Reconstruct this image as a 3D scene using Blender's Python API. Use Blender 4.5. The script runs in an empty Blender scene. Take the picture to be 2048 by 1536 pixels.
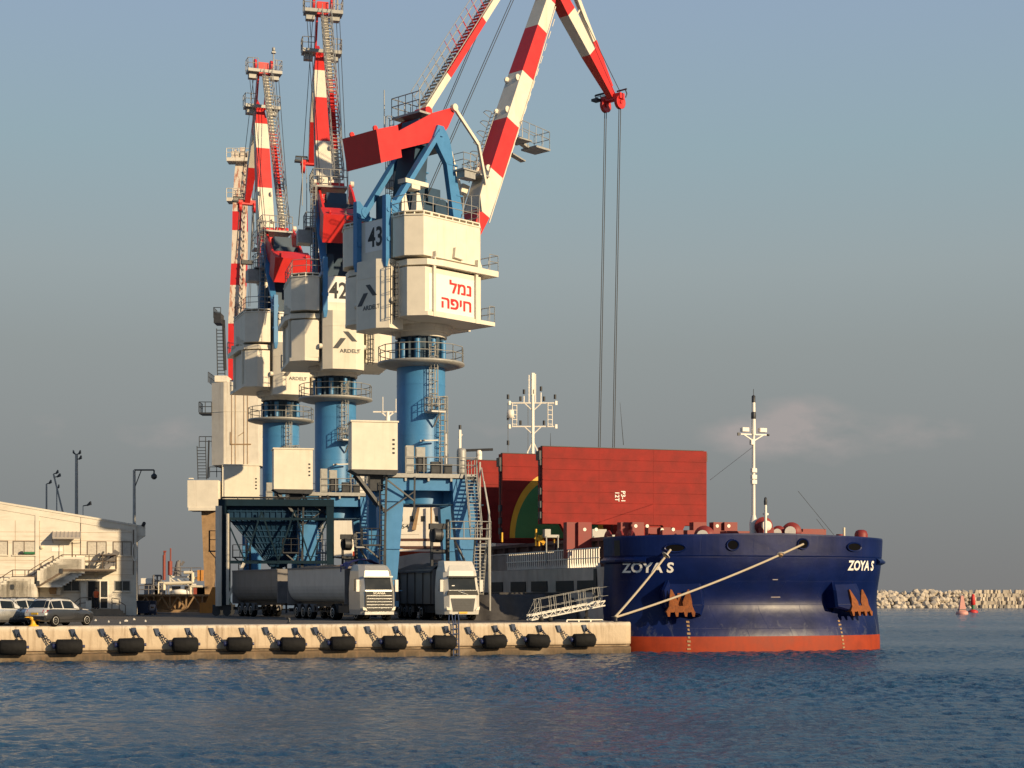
import bpy, bmesh, math, random
from mathutils import Matrix, Vector
random.seed(7)
R = math.radians
C = bpy.context.scene.collection
# ------------------------------------------------------------------ camera
F, CX, HY, HC = 3300.0, 1024.0, 1186.0, 3.86      # focal length in photo pixels, principal column, horizon row, eye height above water
F0 = 5000.0                                        # distances below are given for this focal length and scaled by F/F0
cd = bpy.data.cameras.new('camera'); cam = bpy.data.objects.new('camera', cd); C.objects.link(cam)
cam.location = (0, 0, HC); cam.rotation_euler = (R(90), 0, 0)
cd.sensor_width = 36; cd.lens = F/2048*36; cd.shift_y = (HY-768)/2048
cd.clip_start = 1; cd.clip_end = 60000
bpy.context.scene.camera = cam
# ------------------------------------------------------------------ sun and sky
SUN_AZ, SUN_EL = 50.5, 17.5                        # degrees to the right of straight behind the camera; height
S = Vector((math.sin(R(SUN_AZ))*math.cos(R(SUN_EL)), -math.cos(R(SUN_AZ))*math.cos(R(SUN_EL)), math.sin(R(SUN_EL))))
sl = bpy.data.lights.new('sun', 'SUN'); so = bpy.data.objects.new('sun', sl); C.objects.link(so)
sl.energy = 5.0; sl.angle = R(0.5); sl.color = (1.0, .765, .46)
so.rotation_euler = S.to_track_quat('Z', 'Y').to_euler(); so.location = (60, -60, 60)
sc = bpy.context.scene
sc.view_settings.view_transform = 'Standard'; sc.view_settings.look = 'None'
sc.view_settings.exposure = .25; sc.view_settings.gamma = 1
w = bpy.data.worlds.new('World'); sc.world = w; w.use_nodes = True
nt = w.node_tree; nt.nodes.clear()
def nd(t, **k):
    n = nt.nodes.new(t)
    for a, b in k.items(): setattr(n, a, b)
    return n
def lk(a, b): nt.links.new(a, b)
def mth(op, a, b=None):
    n = nd('ShaderNodeMath', operation=op)
    for i, v in enumerate((a, b)):
        if v is None: continue
        if isinstance(v, (int, float)): n.inputs[i].default_value = v
        else: lk(v, n.inputs[i])
    return n.outputs[0]
out = nd('ShaderNodeOutputWorld'); bg = nd('ShaderNodeBackground'); lk(bg.outputs[0], out.inputs[0])
sky = nd('ShaderNodeTexSky', sky_type='NISHITA'); sky.sun_disc = False
sky.sun_elevation = R(SUN_EL); sky.sun_rotation = R(180-SUN_AZ); sky.dust_density = 3; sky.air_density = 1
sk = nd('ShaderNodeMix', data_type='RGBA', blend_type='MULTIPLY'); sk.inputs[0].default_value = 1
lk(sky.outputs[0], sk.inputs[6]); sk.inputs[7].default_value = (.055, .057, .060, 1)
tc = nd('ShaderNodeTexCoord'); sp = nd('ShaderNodeSeparateXYZ'); lk(tc.outputs['Generated'], sp.inputs[0])
el = sp.outputs[2]
rp = nd('ShaderNodeValToRGB'); lk(mth('MULTIPLY', el, 2.0), rp.inputs[0])   # haze layer by height above the horizon
cr = rp.color_ramp
stops = [(0.0, (.214, .213, .210)), (.11, (.240, .254, .254)), (.20, (.272, .292, .292)), (.29, (.294, .326, .326)), (.38, (.325, .380, .392)), (.52, (.315, .428, .480)), (.68, (.330, .440, .575)), (1.0, (.18, .31, .54))]
cr.elements[0].position = 0; cr.elements[0].color = stops[0][1]+(1,)
cr.elements[1].position = 1; cr.elements[1].color = stops[-1][1]+(1,)
for p, c in stops[1:-1]:
    e = cr.elements.new(p); e.color = c+(1,)
fm = nd('ShaderNodeMapRange'); lk(el, fm.inputs[0]); fm.inputs[1].default_value = .2; fm.inputs[2].default_value = .9; fm.inputs[3].default_value = .96; fm.inputs[4].default_value = .35
mx = nd('ShaderNodeMix', data_type='RGBA'); lk(fm.outputs[0], mx.inputs[0]); lk(sk.outputs[2], mx.inputs[6]); lk(rp.outputs[0], mx.inputs[7])
# thin low clouds catching the warm light, placed by direction
dv = nd('ShaderNodeCombineXYZ'); ax = mth('DIVIDE', sp.outputs[0], sp.outputs[1]); ay = mth('DIVIDE', el, sp.outputs[1])
lk(ax, dv.inputs[0]); lk(mth('MULTIPLY', ay, 2.0), dv.inputs[1])
nz = nd('ShaderNodeTexNoise'); nz.inputs['Scale'].default_value = 24; nz.inputs['Detail'].default_value = 5; nz.inputs['Roughness'].default_value = .55; lk(dv.outputs[0], nz.inputs['Vector'])
tot = None
for px, py, sx, sy, amp in ((1600, 838, 60, 32, 1.0), (1510, 868, 70, 26, .9), (1650, 880, 150, 40, .6), (330, 868, 80, 32, .6), (1880, 860, 70, 25, .38), (90, 850, 60, 30, .3), (980, 858, 90, 30, .32)):
    dx = mth('DIVIDE', mth('SUBTRACT', ax, (px-CX)/F), sx/F); dy = mth('DIVIDE', mth('SUBTRACT', ay, (HY-py)/F), sy/F)
    g = mth('MULTIPLY', mth('POWER', 2.718, mth('MULTIPLY', mth('ADD', mth('MULTIPLY', dx, dx), mth('MULTIPLY', dy, dy)), -.6)), amp)
    tot = g if tot is None else mth('ADD', tot, g)
cl = nd('ShaderNodeMapRange'); lk(mth('MULTIPLY', tot, mth('MULTIPLY', mth('SUBTRACT', nz.outputs['Fac'], .27), 1.75)), cl.inputs[0]); cl.inputs[1].default_value = .1; cl.inputs[2].default_value = .55; cl.inputs[3].default_value = 0; cl.inputs[4].default_value = .8
front = mth('GREATER_THAN', sp.outputs[1], 0.2)
cm = nd('ShaderNodeMix', data_type='RGBA'); lk(mth('MULTIPLY', cl.outputs[0], front), cm.inputs[0]); lk(mx.outputs[2], cm.inputs[6]); cm.inputs[7].default_value = (.40, .358, .345, 1)
lk(cm.outputs[2], bg.inputs[0]); bg.inputs[1].default_value = .84

# ------------------------------------------------------------------ helpers
def W(px, py, d):                                  # photo pixel at a known distance -> place in the harbour
    s = F0/d
    return Vector(((px-CX)/s, d*F/F0, HC-(py-HY)/s))

SPLIT = set('sill_beam service_platform side_port roof_railing slew_drive foot machinery deck_lamp deck_locker yellow_fitting walkway_platform mooring_winch bridge_window dark_band window pipe stair_bracket head_sheave bogie bumper loading_arm deck_housing deck_vent wire_aerial mast_light draught_numeral luffing_rope hoist_rope luffing_link a_frame vent_cowl support_frame roller leg derrick entrance_rail handle rust_trace jib_platform radar_scanner pallet cable_reel body_rim mast_light underframe chassis caged_ladder leg_platform tank'.split())
class MB:
    warp = None
    def __init__(s, mat=None): s.v, s.f, s.m, s.sm, s.M, s.cur, s.smooth = [], [], [], [], mat or Matrix(), 0, False
    def add(s, vs, fs, mi=None, smooth=None):
        o = len(s.v)
        if s.warp: vs = [s.warp(p) for p in vs]
        s.v += [s.M @ Vector(p) for p in vs]
        for f in fs:
            s.f.append([i+o for i in f]); s.m.append(s.cur if mi is None else mi); s.sm.append(s.smooth if smooth is None else smooth)
        return s
    def box(s, x0, x1, y0, y1, z0, z1, mi=None):
        vs = [(x, y, z) for z in (z0, z1) for y in (y0, y1) for x in (x0, x1)]
        return s.add(vs, [(0, 2, 3, 1), (4, 5, 7, 6), (0, 1, 5, 4), (2, 6, 7, 3), (0, 4, 6, 2), (1, 3, 7, 5)], mi)
    def loft(s, rings, mi=None, cap=True, smooth=None, closed=True):
        n = len(rings[0]); vs = [p for r in rings for p in r]; fs = []
        for i in range(len(rings)-1):
            for j in range(n if closed else n-1):
                fs.append((i*n+j, i*n+(j+1) % n, (i+1)*n+(j+1) % n, (i+1)*n+j))
        s.add(vs, fs, mi, smooth)
        if cap: s.add(rings[0], [list(range(n))[::-1]], mi, False); s.add(rings[-1], [list(range(n))], mi, False)
        return s
    def prism(s, poly, a, b, plane='xy', mi=None):  # poly in a plane, extruded along the third axis from a to b
        k = {'xy': lambda p, h: (p[0], p[1], h), 'xz': lambda p, h: (p[0], h, p[1]), 'yz': lambda p, h: (h, p[0], p[1])}[plane]
        return s.loft([[k(p, a) for p in poly], [k(p, b) for p in poly]], mi, True, False)
    def frame(s, p0, p1, up=(0, 0, 1)):
        d = (Vector(p1)-Vector(p0)).normalized(); u = Vector(up)
        if abs(d.dot(u)) > .98: u = Vector((0, 1, 0)) if abs(d.y) < .9 else Vector((1, 0, 0))
        x = d.cross(u).normalized(); return x, x.cross(d).normalized()
    def beam(s, p0, p1, w, h, w1=None, h1=None, mi=None, up=(0, 0, 1)):
        x, y = s.frame(p0, p1, up); w1 = w if w1 is None else w1; h1 = h if h1 is None else h1
        def rg(p, a, b): p = Vector(p); return [p-x*a/2-y*b/2, p+x*a/2-y*b/2, p+x*a/2+y*b/2, p-x*a/2+y*b/2]
        return s.loft([rg(p0, w, h), rg(p1, w1, h1)], mi, True, False)
    def cyl(s, p0, p1, r, r1=None, n=12, mi=None, smooth=True):
        x, y = s.frame(p0, p1); r1 = r if r1 is None else r1
        def rg(p, q): p = Vector(p); return [p+(x*math.cos(a)+y*math.sin(a))*q for a in [2*math.pi*i/n for i in range(n)]]
        return s.loft([rg(p0, r), rg(p1, r1)], mi, True, smooth)
    def tube(s, pts, r, n=5, mi=None):
        for a, b in zip(pts[:-1], pts[1:]): s.cyl(a, b, r, r, n, mi, True)
        return s
    def lathe(s, prof, c=(0, 0, 0), n=24, mi=None, axis='z', cap=True):
        def pt(r, h, a):
            x, y = r*math.cos(a), r*math.sin(a)
            p = {'z': (x, y, h), 'x': (h, x, y), 'y': (x, h, y)}[axis]
            return (p[0]+c[0], p[1]+c[1], p[2]+c[2])
        return s.loft([[pt(r, h, 2*math.pi*i/n) for i in range(n)] for r, h in prof], mi, cap, True)
    def rail(s, pts, h=1.1, sp=1.4, r=.03, mid=True, closed=False, mi=None):
        pts = [Vector(p) for p in pts]
        if closed: pts.append(pts[0])
        for a, b in zip(pts[:-1], pts[1:]):
            n = max(1, round((b-a).length/sp))
            for i in range(n+1):
                p = a.lerp(b, i/n); s.cyl(p, p+Vector((0, 0, h)), r, r, 4, mi)
            for q in ((h, h*.55) if mid else (h,)): s.cyl(a+Vector((0, 0, q)), b+Vector((0, 0, q)), r, r, 4, mi)
        return s
    def ladder(s, p0, p1, wv, step=.35, r=.03, cage=None, mi=None):
        p0, p1, wv = Vector(p0), Vector(p1), Vector(wv)
        for k in (-.5, .5): s.cyl(p0+wv*k, p1+wv*k, r*1.3, None, 4, mi)
        n = max(2, int((p1-p0).length/step))
        for i in range(n):
            p = p0.lerp(p1, (i+.5)/n); s.cyl(p-wv*.5, p+wv*.5, r, None, 4, mi)
        if cage is not None:
            c = Vector(cage); n = max(2, int((p1-p0).length/.9))
            for i in range(n+1):
                p = p0.lerp(p1, .08+.92*i/n); q = [p-wv*.55, p-wv*.6+c*.6, p-wv*.25+c, p+wv*.25+c, p+wv*.6+c*.6, p+wv*.55]
                s.tube(q, r*.8, 4, mi)
            for k in (-.6, -.25, .25, .6):
                o = c*(1 if abs(k) < .5 else .6); s.cyl(p0.lerp(p1, .08)+wv*k+o, p1+wv*k+o, r*.7, None, 4, mi)
        return s
    def text(s, body, o, xa, ya, h, sx=1.0, bold=.0, mi=None, align='CENTER', place=None):
        cu = bpy.data.curves.new('lettering', 'FONT'); cu.body = body; cu.size = 1; cu.align_x = align; cu.offset = bold; cu.resolution_u = 3
        ob = bpy.data.objects.new('lettering', cu); C.objects.link(ob)
        dg = bpy.context.evaluated_depsgraph_get(); me = bpy.data.meshes.new_from_object(ob.evaluated_get(dg))
        k = h/.70
        vs = [(p.co.x*k*sx, p.co.y*k) for p in me.vertices]; fs = [list(p.vertices) for p in me.polygons]
        bpy.data.objects.remove(ob); bpy.data.curves.remove(cu); bpy.data.meshes.remove(me)
        if place: return s.add([place(a, b) for a, b in vs], fs, mi)
        o, xa, ya = Vector(o), Vector(xa), Vector(ya)
        return s.add([o+xa*a+ya*b for a, b in vs], fs, mi)
    def build(s, name, mats, parent=None, recalc=True):
        if name in SPLIT and len(s.v) < 60000:             # separate pieces become parts of their own
            gs = s.clusters()
            if len(gs) > 1:
                os_ = []
                for g in gs: q = MB(); q.v, q.f, q.m, q.sm = g; os_.append(q.build1(name, mats, parent, recalc))
                return os_[0]
        return s.build1(name, mats, parent, recalc)
    def clusters(s):
        par = list(range(len(s.v)))
        def fd(a):
            while par[a] != a: par[a] = par[par[a]]; a = par[a]
            return a
        for f in s.f:
            for k in f[1:]: par[fd(k)] = fd(f[0])
        bb = {}
        for i, v in enumerate(s.v):
            r = fd(i); q = bb.setdefault(r, [[1e9]*3, [-1e9]*3])
            for k in range(3): q[0][k] = min(q[0][k], v[k]); q[1][k] = max(q[1][k], v[k])
        ks = list(bb); up = {k: k for k in ks}
        def fu(a):
            while up[a] != a: a = up[a]
            return a
        for i, a in enumerate(ks):
            for c in ks[:i]:
                if all(bb[a][0][k] < bb[c][1][k]+.12 and bb[c][0][k] < bb[a][1][k]+.12 for k in range(3)): up[fu(a)] = fu(c)
        gr = {}
        for fi, f in enumerate(s.f): gr.setdefault(fu(fd(f[0])), []).append(fi)
        res = []
        for fl in gr.values():
            mp = {}; vs = []; fs = []
            for fi in fl:
                for i in s.f[fi]:
                    if i not in mp: mp[i] = len(vs); vs.append(s.v[i])
                fs.append([mp[i] for i in s.f[fi]])
            res.append((vs, fs, [s.m[i] for i in fl], [s.sm[i] for i in fl]))
        return res
    def build1(s, name, mats, parent=None, recalc=True):
        me = bpy.data.meshes.new(name); me.from_pydata(s.v, [], s.f)
        for m in (mats if isinstance(mats, (list, tuple)) else [mats]): me.materials.append(MT[m])
        for p, m, q in zip(me.polygons, s.m, s.sm): p.material_index = m; p.use_smooth = q
        if recalc:
            b = bmesh.new(); b.from_mesh(me); bmesh.ops.recalc_face_normals(b, faces=b.faces); b.to_mesh(me); b.free()
        o = bpy.data.objects.new(name, me); C.objects.link(o)
        if parent: o.parent = parent
        return o

def tag(o, label, cat, group=None, kind=None):
    if label: o['label'] = label
    if cat: o['category'] = cat
    if group: o['group'] = group
    if kind: o['kind'] = kind
    return o
def thing(name, loc, rz, label, cat, group=None):
    o = bpy.data.objects.new(name, None); C.objects.link(o); o.location = loc; o.rotation_euler = (0, 0, rz); o.empty_display_size = .3
    return tag(o, label, cat, group)
def copy_tree(o, parent=None):
    c = o.copy(); C.objects.link(c)
    if parent: c.parent = parent
    for ch in list(o.children): copy_tree(ch, c)
    return c

# ------------------------------------------------------------------ materials
MT = {}
def mat(name, col, rough=.5, metal=0, var=.1, scale=1.2, streak=0, dirt=(.09, .06, .04), bump=0, bscale=8, spec=.5, coat=0, sz=.12, sxy=2.6, lo=.54, hi=.74):
    m = bpy.data.materials.new(name); m.use_nodes = True; t = m.node_tree; b = t.nodes['Principled BSDF']
    def N(ty): return t.nodes.new(ty)
    tc = N('ShaderNodeTexCoord')
    n1 = N('ShaderNodeTexNoise'); n1.inputs['Scale'].default_value = scale; n1.inputs['Detail'].default_value = 6; n1.inputs['Roughness'].default_value = .6
    t.links.new(tc.outputs['Object'], n1.inputs['Vector'])
    mr = N('ShaderNodeMapRange'); mr.inputs[1].default_value = .25; mr.inputs[2].default_value = .75; mr.inputs[3].default_value = 1-var; mr.inputs[4].default_value = 1+var
    t.links.new(n1.outputs['Fac'], mr.inputs[0])
    mu = N('ShaderNodeMix'); mu.data_type = 'RGBA'; mu.blend_type = 'MULTIPLY'; mu.inputs[0].default_value = 1; mu.inputs[6].default_value = (*col, 1)
    t.links.new(mr.outputs[0], mu.inputs[7]); last = mu.outputs[2]
    if streak:
        mp = N('ShaderNodeMapping'); mp.inputs['Scale'].default_value = (sxy, sxy, sz); t.links.new(tc.outputs['Object'], mp.inputs['Vector'])
        n2 = N('ShaderNodeTexNoise'); n2.inputs['Scale'].default_value = 1.0; n2.inputs['Detail'].default_value = 7; n2.inputs['Roughness'].default_value = .65; t.links.new(mp.outputs[0], n2.inputs['Vector'])
        m2 = N('ShaderNodeMapRange'); m2.inputs[1].default_value = lo; m2.inputs[2].default_value = hi; m2.inputs[3].default_value = 0; m2.inputs[4].default_value = streak
        t.links.new(n2.outputs['Fac'], m2.inputs[0])
        mm = N('ShaderNodeMix'); mm.data_type = 'RGBA'; t.links.new(m2.outputs[0], mm.inputs[0]); t.links.new(last, mm.inputs[6]); mm.inputs[7].default_value = (*dirt, 1); last = mm.outputs[2]
    t.links.new(last, b.inputs['Base Color'])
    r2 = N('ShaderNodeMapRange'); r2.inputs[3].default_value = max(.02, rough-.08); r2.inputs[4].default_value = min(1, rough+.12); t.links.new(n1.outputs['Fac'], r2.inputs[0]); t.links.new(r2.outputs[0], b.inputs['Roughness'])
    b.inputs['Metallic'].default_value = metal; b.inputs['Specular IOR Level'].default_value = spec; b.inputs['Coat Weight'].default_value = coat
    if bump:
        n3 = N('ShaderNodeTexNoise'); n3.inputs['Scale'].default_value = bscale; n3.inputs['Detail'].default_value = 4; t.links.new(tc.outputs['Object'], n3.inputs['Vector'])
        bp = N('ShaderNodeBump'); bp.inputs['Strength'].default_value = bump; bp.inputs['Distance'].default_value = .05; t.links.new(n3.outputs['Fac'], bp.inputs['Height']); t.links.new(bp.outputs[0], b.inputs['Normal'])
    MT[name] = m; return m
mat('crane_white', (.71, .655, .55), .5, var=.08, streak=.30, dirt=(.38, .31, .22), sxy=1.8, sz=.10)
mat('old_white', (.70, .65, .56), .6, var=.1, streak=.45, dirt=(.33, .22, .13), lo=.56, hi=.72)
mat('rusty_white', (.66, .58, .49), .7, var=.12, streak=.8, dirt=(.36, .10, .05), sz=.6, lo=.52, hi=.6)
mat('crane_red', (.60, .024, .022), .42, var=.1, streak=.15, dirt=(.3, .03, .03))
mat('crane_blue', (.052, .205, .43), .4, var=.1, streak=.25, dirt=(.03, .12, .22), sxy=2, sz=.1)
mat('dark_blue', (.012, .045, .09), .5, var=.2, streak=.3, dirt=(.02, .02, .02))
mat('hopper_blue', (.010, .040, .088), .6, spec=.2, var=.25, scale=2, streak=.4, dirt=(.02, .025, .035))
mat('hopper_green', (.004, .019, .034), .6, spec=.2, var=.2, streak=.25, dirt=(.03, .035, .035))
mat('galvanised', (.34, .34, .33), .55, .35, var=.18, scale=4)
mat('dark_steel', (.045, .048, .055), .5, .4, var=.25, scale=4)
mat('black', (.015, .015, .017), .6, var=.2)
mat('deep_black', (.003, .003, .004), .9, spec=.1)
mat('number_black', (.012, .014, .02), .5)
mat('logo_grey', (.045, .05, .06), .5)
mat('sign_red', (.62, .02, .02), .5)
mat('sign_white', (.80, .78, .74), .5, var=.03)
mat('hull_navy', (.0016, .0085, .066), .36, var=.35, scale=.5, streak=.25, dirt=(.018, .030, .07), sxy=1.2, sz=.10, lo=.55, hi=.8, coat=0, spec=.24)
mat('hull_grey', (.46, .41, .37), .6, var=.25, scale=.6, streak=.55, dirt=(.24, .13, .085), lo=.5, hi=.75, sxy=.8, sz=.15)
mat('antifouling', (.275, .035, .011), .6, spec=.22, var=.2, streak=.5, dirt=(.17, .03, .017), lo=.5, hi=.8)
mat('hatch_red', (.245, .0225, .0185), .65, spec=.18, var=.28, scale=.8, streak=.22, dirt=(.30, .04, .03), lo=.6, hi=.8, sxy=.35, sz=1.6, bump=.35, bscale=.9)
mat('deck_red', (.21, .022, .02), .55, var=.2)
mat('coaming', (.10, .05, .045), .7, var=.25, streak=.5, dirt=(.04, .03, .03))
mat('emblem_green', (.05, .22, .075), .55, var=.12, bump=.3, bscale=.9)
mat('yellow', (.75, .40, .03), .5, var=.12)
mat('bollard_yellow', (.85, .45, .03), .5, var=.08, streak=.2)
mat('ship_white', (.78, .74, .67), .45, var=.05, streak=.25, dirt=(.42, .3, .2))
mat('ship_brown', (.10, .05, .04), .5)
mat('rust', (.21, .062, .015), .85, var=.35, scale=5, streak=.5, dirt=(.14, .05, .02), sz=1, bump=.6)
mat('rust_pale', (.34, .22, .12), .85, var=.3, scale=2, streak=.5, dirt=(.12, .06, .03))
mat('orange', (.55, .24, .05), .7, var=.2, streak=.4, dirt=(.12, .07, .04))
mat('rope', (.52, .44, .33), .9, var=.2, scale=20)
mat('rat_guard', (.62, .60, .56), .45, .2)
mat('lamp_white', (.85, .80, .68), .4)
mat('rubber', (.011, .011, .012), .8, var=.5, scale=3, bump=.3, spec=.2)
mat('chain_blue', (.02, .035, .075), .5, .3, var=.3, scale=9)
mat('fender_blue', (.02, .03, .10), .4, var=.3)
mat('ladder_blue', (.025, .05, .13), .5, var=.3)
mat('wall_cream', (.68, .63, .545), .85, var=.09, scale=.9, streak=.5, dirt=(.36, .28, .19), sxy=.25, sz=2.2, lo=.5, hi=.75, bump=.2, bscale=3)
mat('curtain', (.50, .46, .40), .6, var=.22, scale=6)
mat('window_dark', (.03, .035, .038), .15, var=.4, scale=2)
mat('frame_grey', (.36, .35, .33), .5)
mat('brown_rail', (.12, .085, .06), .6, var=.2)
mat('awning', (.40, .36, .32), .6, var=.1)
mat('step_concrete', (.30, .22, .15), .9, var=.2, scale=2)
mat('glass', (.012, .016, .018), .12, var=.1, spec=.35)
mat('truck_silver', (.40, .40, .39), .32, .35, var=.08, streak=.15)
mat('truck_white', (.56, .54, .50), .35, var=.06, streak=.15, dirt=(.3, .25, .2))
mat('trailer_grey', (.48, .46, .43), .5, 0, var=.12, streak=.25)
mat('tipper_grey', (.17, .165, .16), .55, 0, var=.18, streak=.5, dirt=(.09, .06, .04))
mat('tyre', (.010, .010, .010), .9, var=.3, spec=.1)
mat('alloy', (.62, .61, .59), .4, .3)
mat('tarp_blue', (.012, .016, .13), .6, var=.3)
mat('tarp_grey', (.05, .047, .048), .75, var=.3, scale=1.5, bump=.5, bscale=2)
mat('grain', (.30, .20, .12), .95, var=.2, scale=8)
mat('plate_yellow', (.70, .42, .03), .5)
mat('chrome', (.7, .7, .68), .2, .9)
mat('car_charcoal', (.07, .072, .078), .28, .6, coat=.9, spec=.6)
mat('car_silver', (.55, .55, .54), .26, .8, coat=.9)
mat('car_white', (.58, .57, .54), .3, 0, coat=.9)
mat('tail_red', (.35, .01, .01), .25)
mat('bin_blue', (.012, .022, .06), .5, var=.3)
mat('skin', (.35, .19, .12), .6)
mat('vest', (.80, .13, .03), .7)
mat('cloth_dark', (.02, .022, .03), .8)
mat('hair', (.02, .014, .01), .8)
mat('rock', (.47, .41, .335), .9, var=.3, scale=.35, bump=.5, bscale=1.2)
mat('buoy_pink', (.62, .30, .25), .6, var=.1)
mat('buoy_red', (.55, .03, .025), .5)
mat('buoy_green', (.03, .16, .07), .5)
mat('pipe_cream', (.68, .61, .47), .6, var=.1)
mat('pipe_red', (.24, .05, .035), .6)
mat('far_grey', (.16, .15, .15), .7, var=.3)
mat('litter', (.6, .57, .52), .8)
mat('paint_line', (.25, .24, .22), .8, var=.3, scale=3)

def worn_hull(m):                                  # weld seams, and pale scuffing with rust low on the bow plates
    t = m.node_tree; b = t.nodes['Principled BSDF']; L = t.links.new
    def N(ty, **k):
        n = t.nodes.new(ty)
        for a, v in k.items(): setattr(n, a, v)
        return n
    tc = N('ShaderNodeTexCoord'); sp = N('ShaderNodeSeparateXYZ'); L(tc.outputs['Object'], sp.inputs[0])
    cb = N('ShaderNodeCombineXYZ'); ad = N('ShaderNodeMath', operation='ADD'); L(sp.outputs[0], ad.inputs[0]); L(sp.outputs[1], ad.inputs[1]); L(ad.outputs[0], cb.inputs[0]); L(sp.outputs[2], cb.inputs[1])
    br = N('ShaderNodeTexBrick'); br.inputs['Scale'].default_value = 1; br.inputs['Brick Width'].default_value = 3.1; br.inputs['Row Height'].default_value = 1.55; br.inputs['Mortar Size'].default_value = .018; br.inputs['Mortar Smooth'].default_value = .6; L(cb.outputs[0], br.inputs['Vector'])
    n0 = N('ShaderNodeTexNoise'); n0.inputs['Scale'].default_value = .8; n0.inputs['Detail'].default_value = 3; L(tc.outputs['Object'], n0.inputs['Vector'])
    hh = N('ShaderNodeMath', operation='MULTIPLY_ADD'); L(br.outputs['Fac'], hh.inputs[0]); hh.inputs[1].default_value = -.35; L(n0.outputs['Fac'], hh.inputs[2])
    bp = N('ShaderNodeBump'); bp.inputs['Strength'].default_value = .35; bp.inputs['Distance'].default_value = .06; L(hh.outputs[0], bp.inputs['Height']); L(bp.outputs[0], b.inputs['Normal'])
    src = b.inputs['Base Color'].links[0].from_socket
    mp = N('ShaderNodeMapping'); mp.inputs['Scale'].default_value = (1.1, 1.1, .5); L(tc.outputs['Object'], mp.inputs['Vector'])
    n1 = N('ShaderNodeTexNoise'); n1.inputs['Scale'].default_value = 1.4; n1.inputs['Detail'].default_value = 9; n1.inputs['Roughness'].default_value = .72; n1.inputs['Distortion'].default_value = .6; L(mp.outputs[0], n1.inputs['Vector'])
    zr = N('ShaderNodeMapRange'); L(sp.outputs[2], zr.inputs[0]); zr.inputs[1].default_value = 1.0; zr.inputs[2].default_value = 3.6; zr.inputs[3].default_value = .10; zr.inputs[4].default_value = -.08
    ad2 = N('ShaderNodeMath', operation='ADD'); L(n1.outputs['Fac'], ad2.inputs[0]); L(zr.outputs[0], ad2.inputs[1])
    mr = N('ShaderNodeMapRange'); L(ad2.outputs[0], mr.inputs[0]); mr.inputs[1].default_value = .60; mr.inputs[2].default_value = .82; mr.inputs[4].default_value = .5
    mx = N('ShaderNodeMix', data_type='RGBA'); L(mr.outputs[0], mx.inputs[0]); L(src, mx.inputs[6]); mx.inputs[7].default_value = (.16, .17, .19, 1); L(mx.outputs[2], b.inputs['Base Color'])
worn_hull(MT['hull_navy'])
# ------------------------------------------------------------------ water
def noise_mat(name): 
    m = bpy.data.materials.new(name); m.use_nodes = True; MT[name] = m; return m, m.node_tree, m.node_tree.nodes['Principled BSDF']
m, t, b = noise_mat('sea_water')
b.inputs['Base Color'].default_value = (.021, .066, .132, 1); b.inputs['IOR'].default_value = 1.33
def TN(ty, **k):
    n = t.nodes.new(ty)
    for a, v in k.items(): setattr(n, a, v)
    return n
tcn = TN('ShaderNodeTexCoord')
def wave(scale, sx, sy, det, rot=0):
    mp = TN('ShaderNodeMapping'); mp.inputs['Scale'].default_value = (sx, sy, 1); mp.inputs['Rotation'].default_value = (0, 0, rot); t.links.new(tcn.outputs['Object'], mp.inputs['Vector'])
    n = TN('ShaderNodeTexNoise'); n.inputs['Scale'].default_value = scale; n.inputs['Detail'].default_value = det; n.inputs['Roughness'].default_value = .6; t.links.new(mp.outputs[0], n.inputs['Vector']); return n.outputs['Fac']
def TM(op, a, b_):
    n = TN('ShaderNodeMath', operation=op)
    for i, v in enumerate((a, b_)):
        if isinstance(v, (int, float)): n.inputs[i].default_value = v
        else: t.links.new(v, n.inputs[i])
    return n.outputs[0]
calm = TN('ShaderNodeMapRange'); t.links.new(wave(.03, .8, 1.5, 4, .35), calm.inputs[0]); calm.inputs[1].default_value = .36; calm.inputs[2].default_value = .6; calm.inputs[3].default_value = 1.0; calm.inputs[4].default_value = .45
h = TM('ADD', TM('MULTIPLY', wave(3.2, 1, 1.0, 4, .3), 1.0), TM('MULTIPLY', wave(9, 1, 1.0, 3, -.2), .4))
bp = TN('ShaderNodeBump'); bp.inputs['Strength'].default_value = 1.0; bp.inputs['Distance'].default_value = .19
t.links.new(TM('MULTIPLY', h, calm.outputs[0]), bp.inputs['Height']); t.links.new(bp.outputs[0], b.inputs['Normal'])
b.inputs['Roughness'].default_value = .12
import numpy as np
rg_ = np.random.RandomState(5)
ys = [30.0]
while ys[-1] < 420: ys.append(ys[-1]+max(.075, ys[-1]**2*2.8e-5))
ys = np.array(ys); us = np.linspace(-1, 1, 520)
Y = np.repeat(ys[:, None], len(us), 1); X = us[None, :]*(ys[:, None]*.32+4); Z = np.zeros_like(X)
for i in range(72):                                   # a short chop, mostly running across the view
    lam = .30*1.026**i*(1+.2*rg_.rand()); th = rg_.normal(1.35, .8); k = 2*math.pi/lam; sl_ = .056*(1 if lam < .9 else (.9/lam)**1.1)
    ph = rg_.rand()*6.28; ar = k*(X*math.cos(th)+Y*math.sin(th))+ph; a = sl_/k; q = np.sin(ar); Z += a*(q+.25*q*q)
g1 = np.sin(X*.05+Y*.11+.8*np.sin(X*.03))+np.sin(-X*.035+Y*.19+1.3)+.7*np.sin(X*.11+Y*.05+2)     # gusts
Z *= .72+.20*g1
fade = np.clip((1-np.abs(us))*12, 0, 1)[None, :]*np.clip((Y-30)/4, 0, 1)*np.clip((420-Y)/80, 0, 1); Z *= fade
nr, nc = Z.shape; co = np.stack([X, Y, Z], -1).reshape(-1, 3)
idx = np.arange(nr*nc).reshape(nr, nc); qd = np.stack([idx[:-1, :-1], idx[:-1, 1:], idx[1:, 1:], idx[1:, :-1]], -1).reshape(-1, 4)
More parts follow.
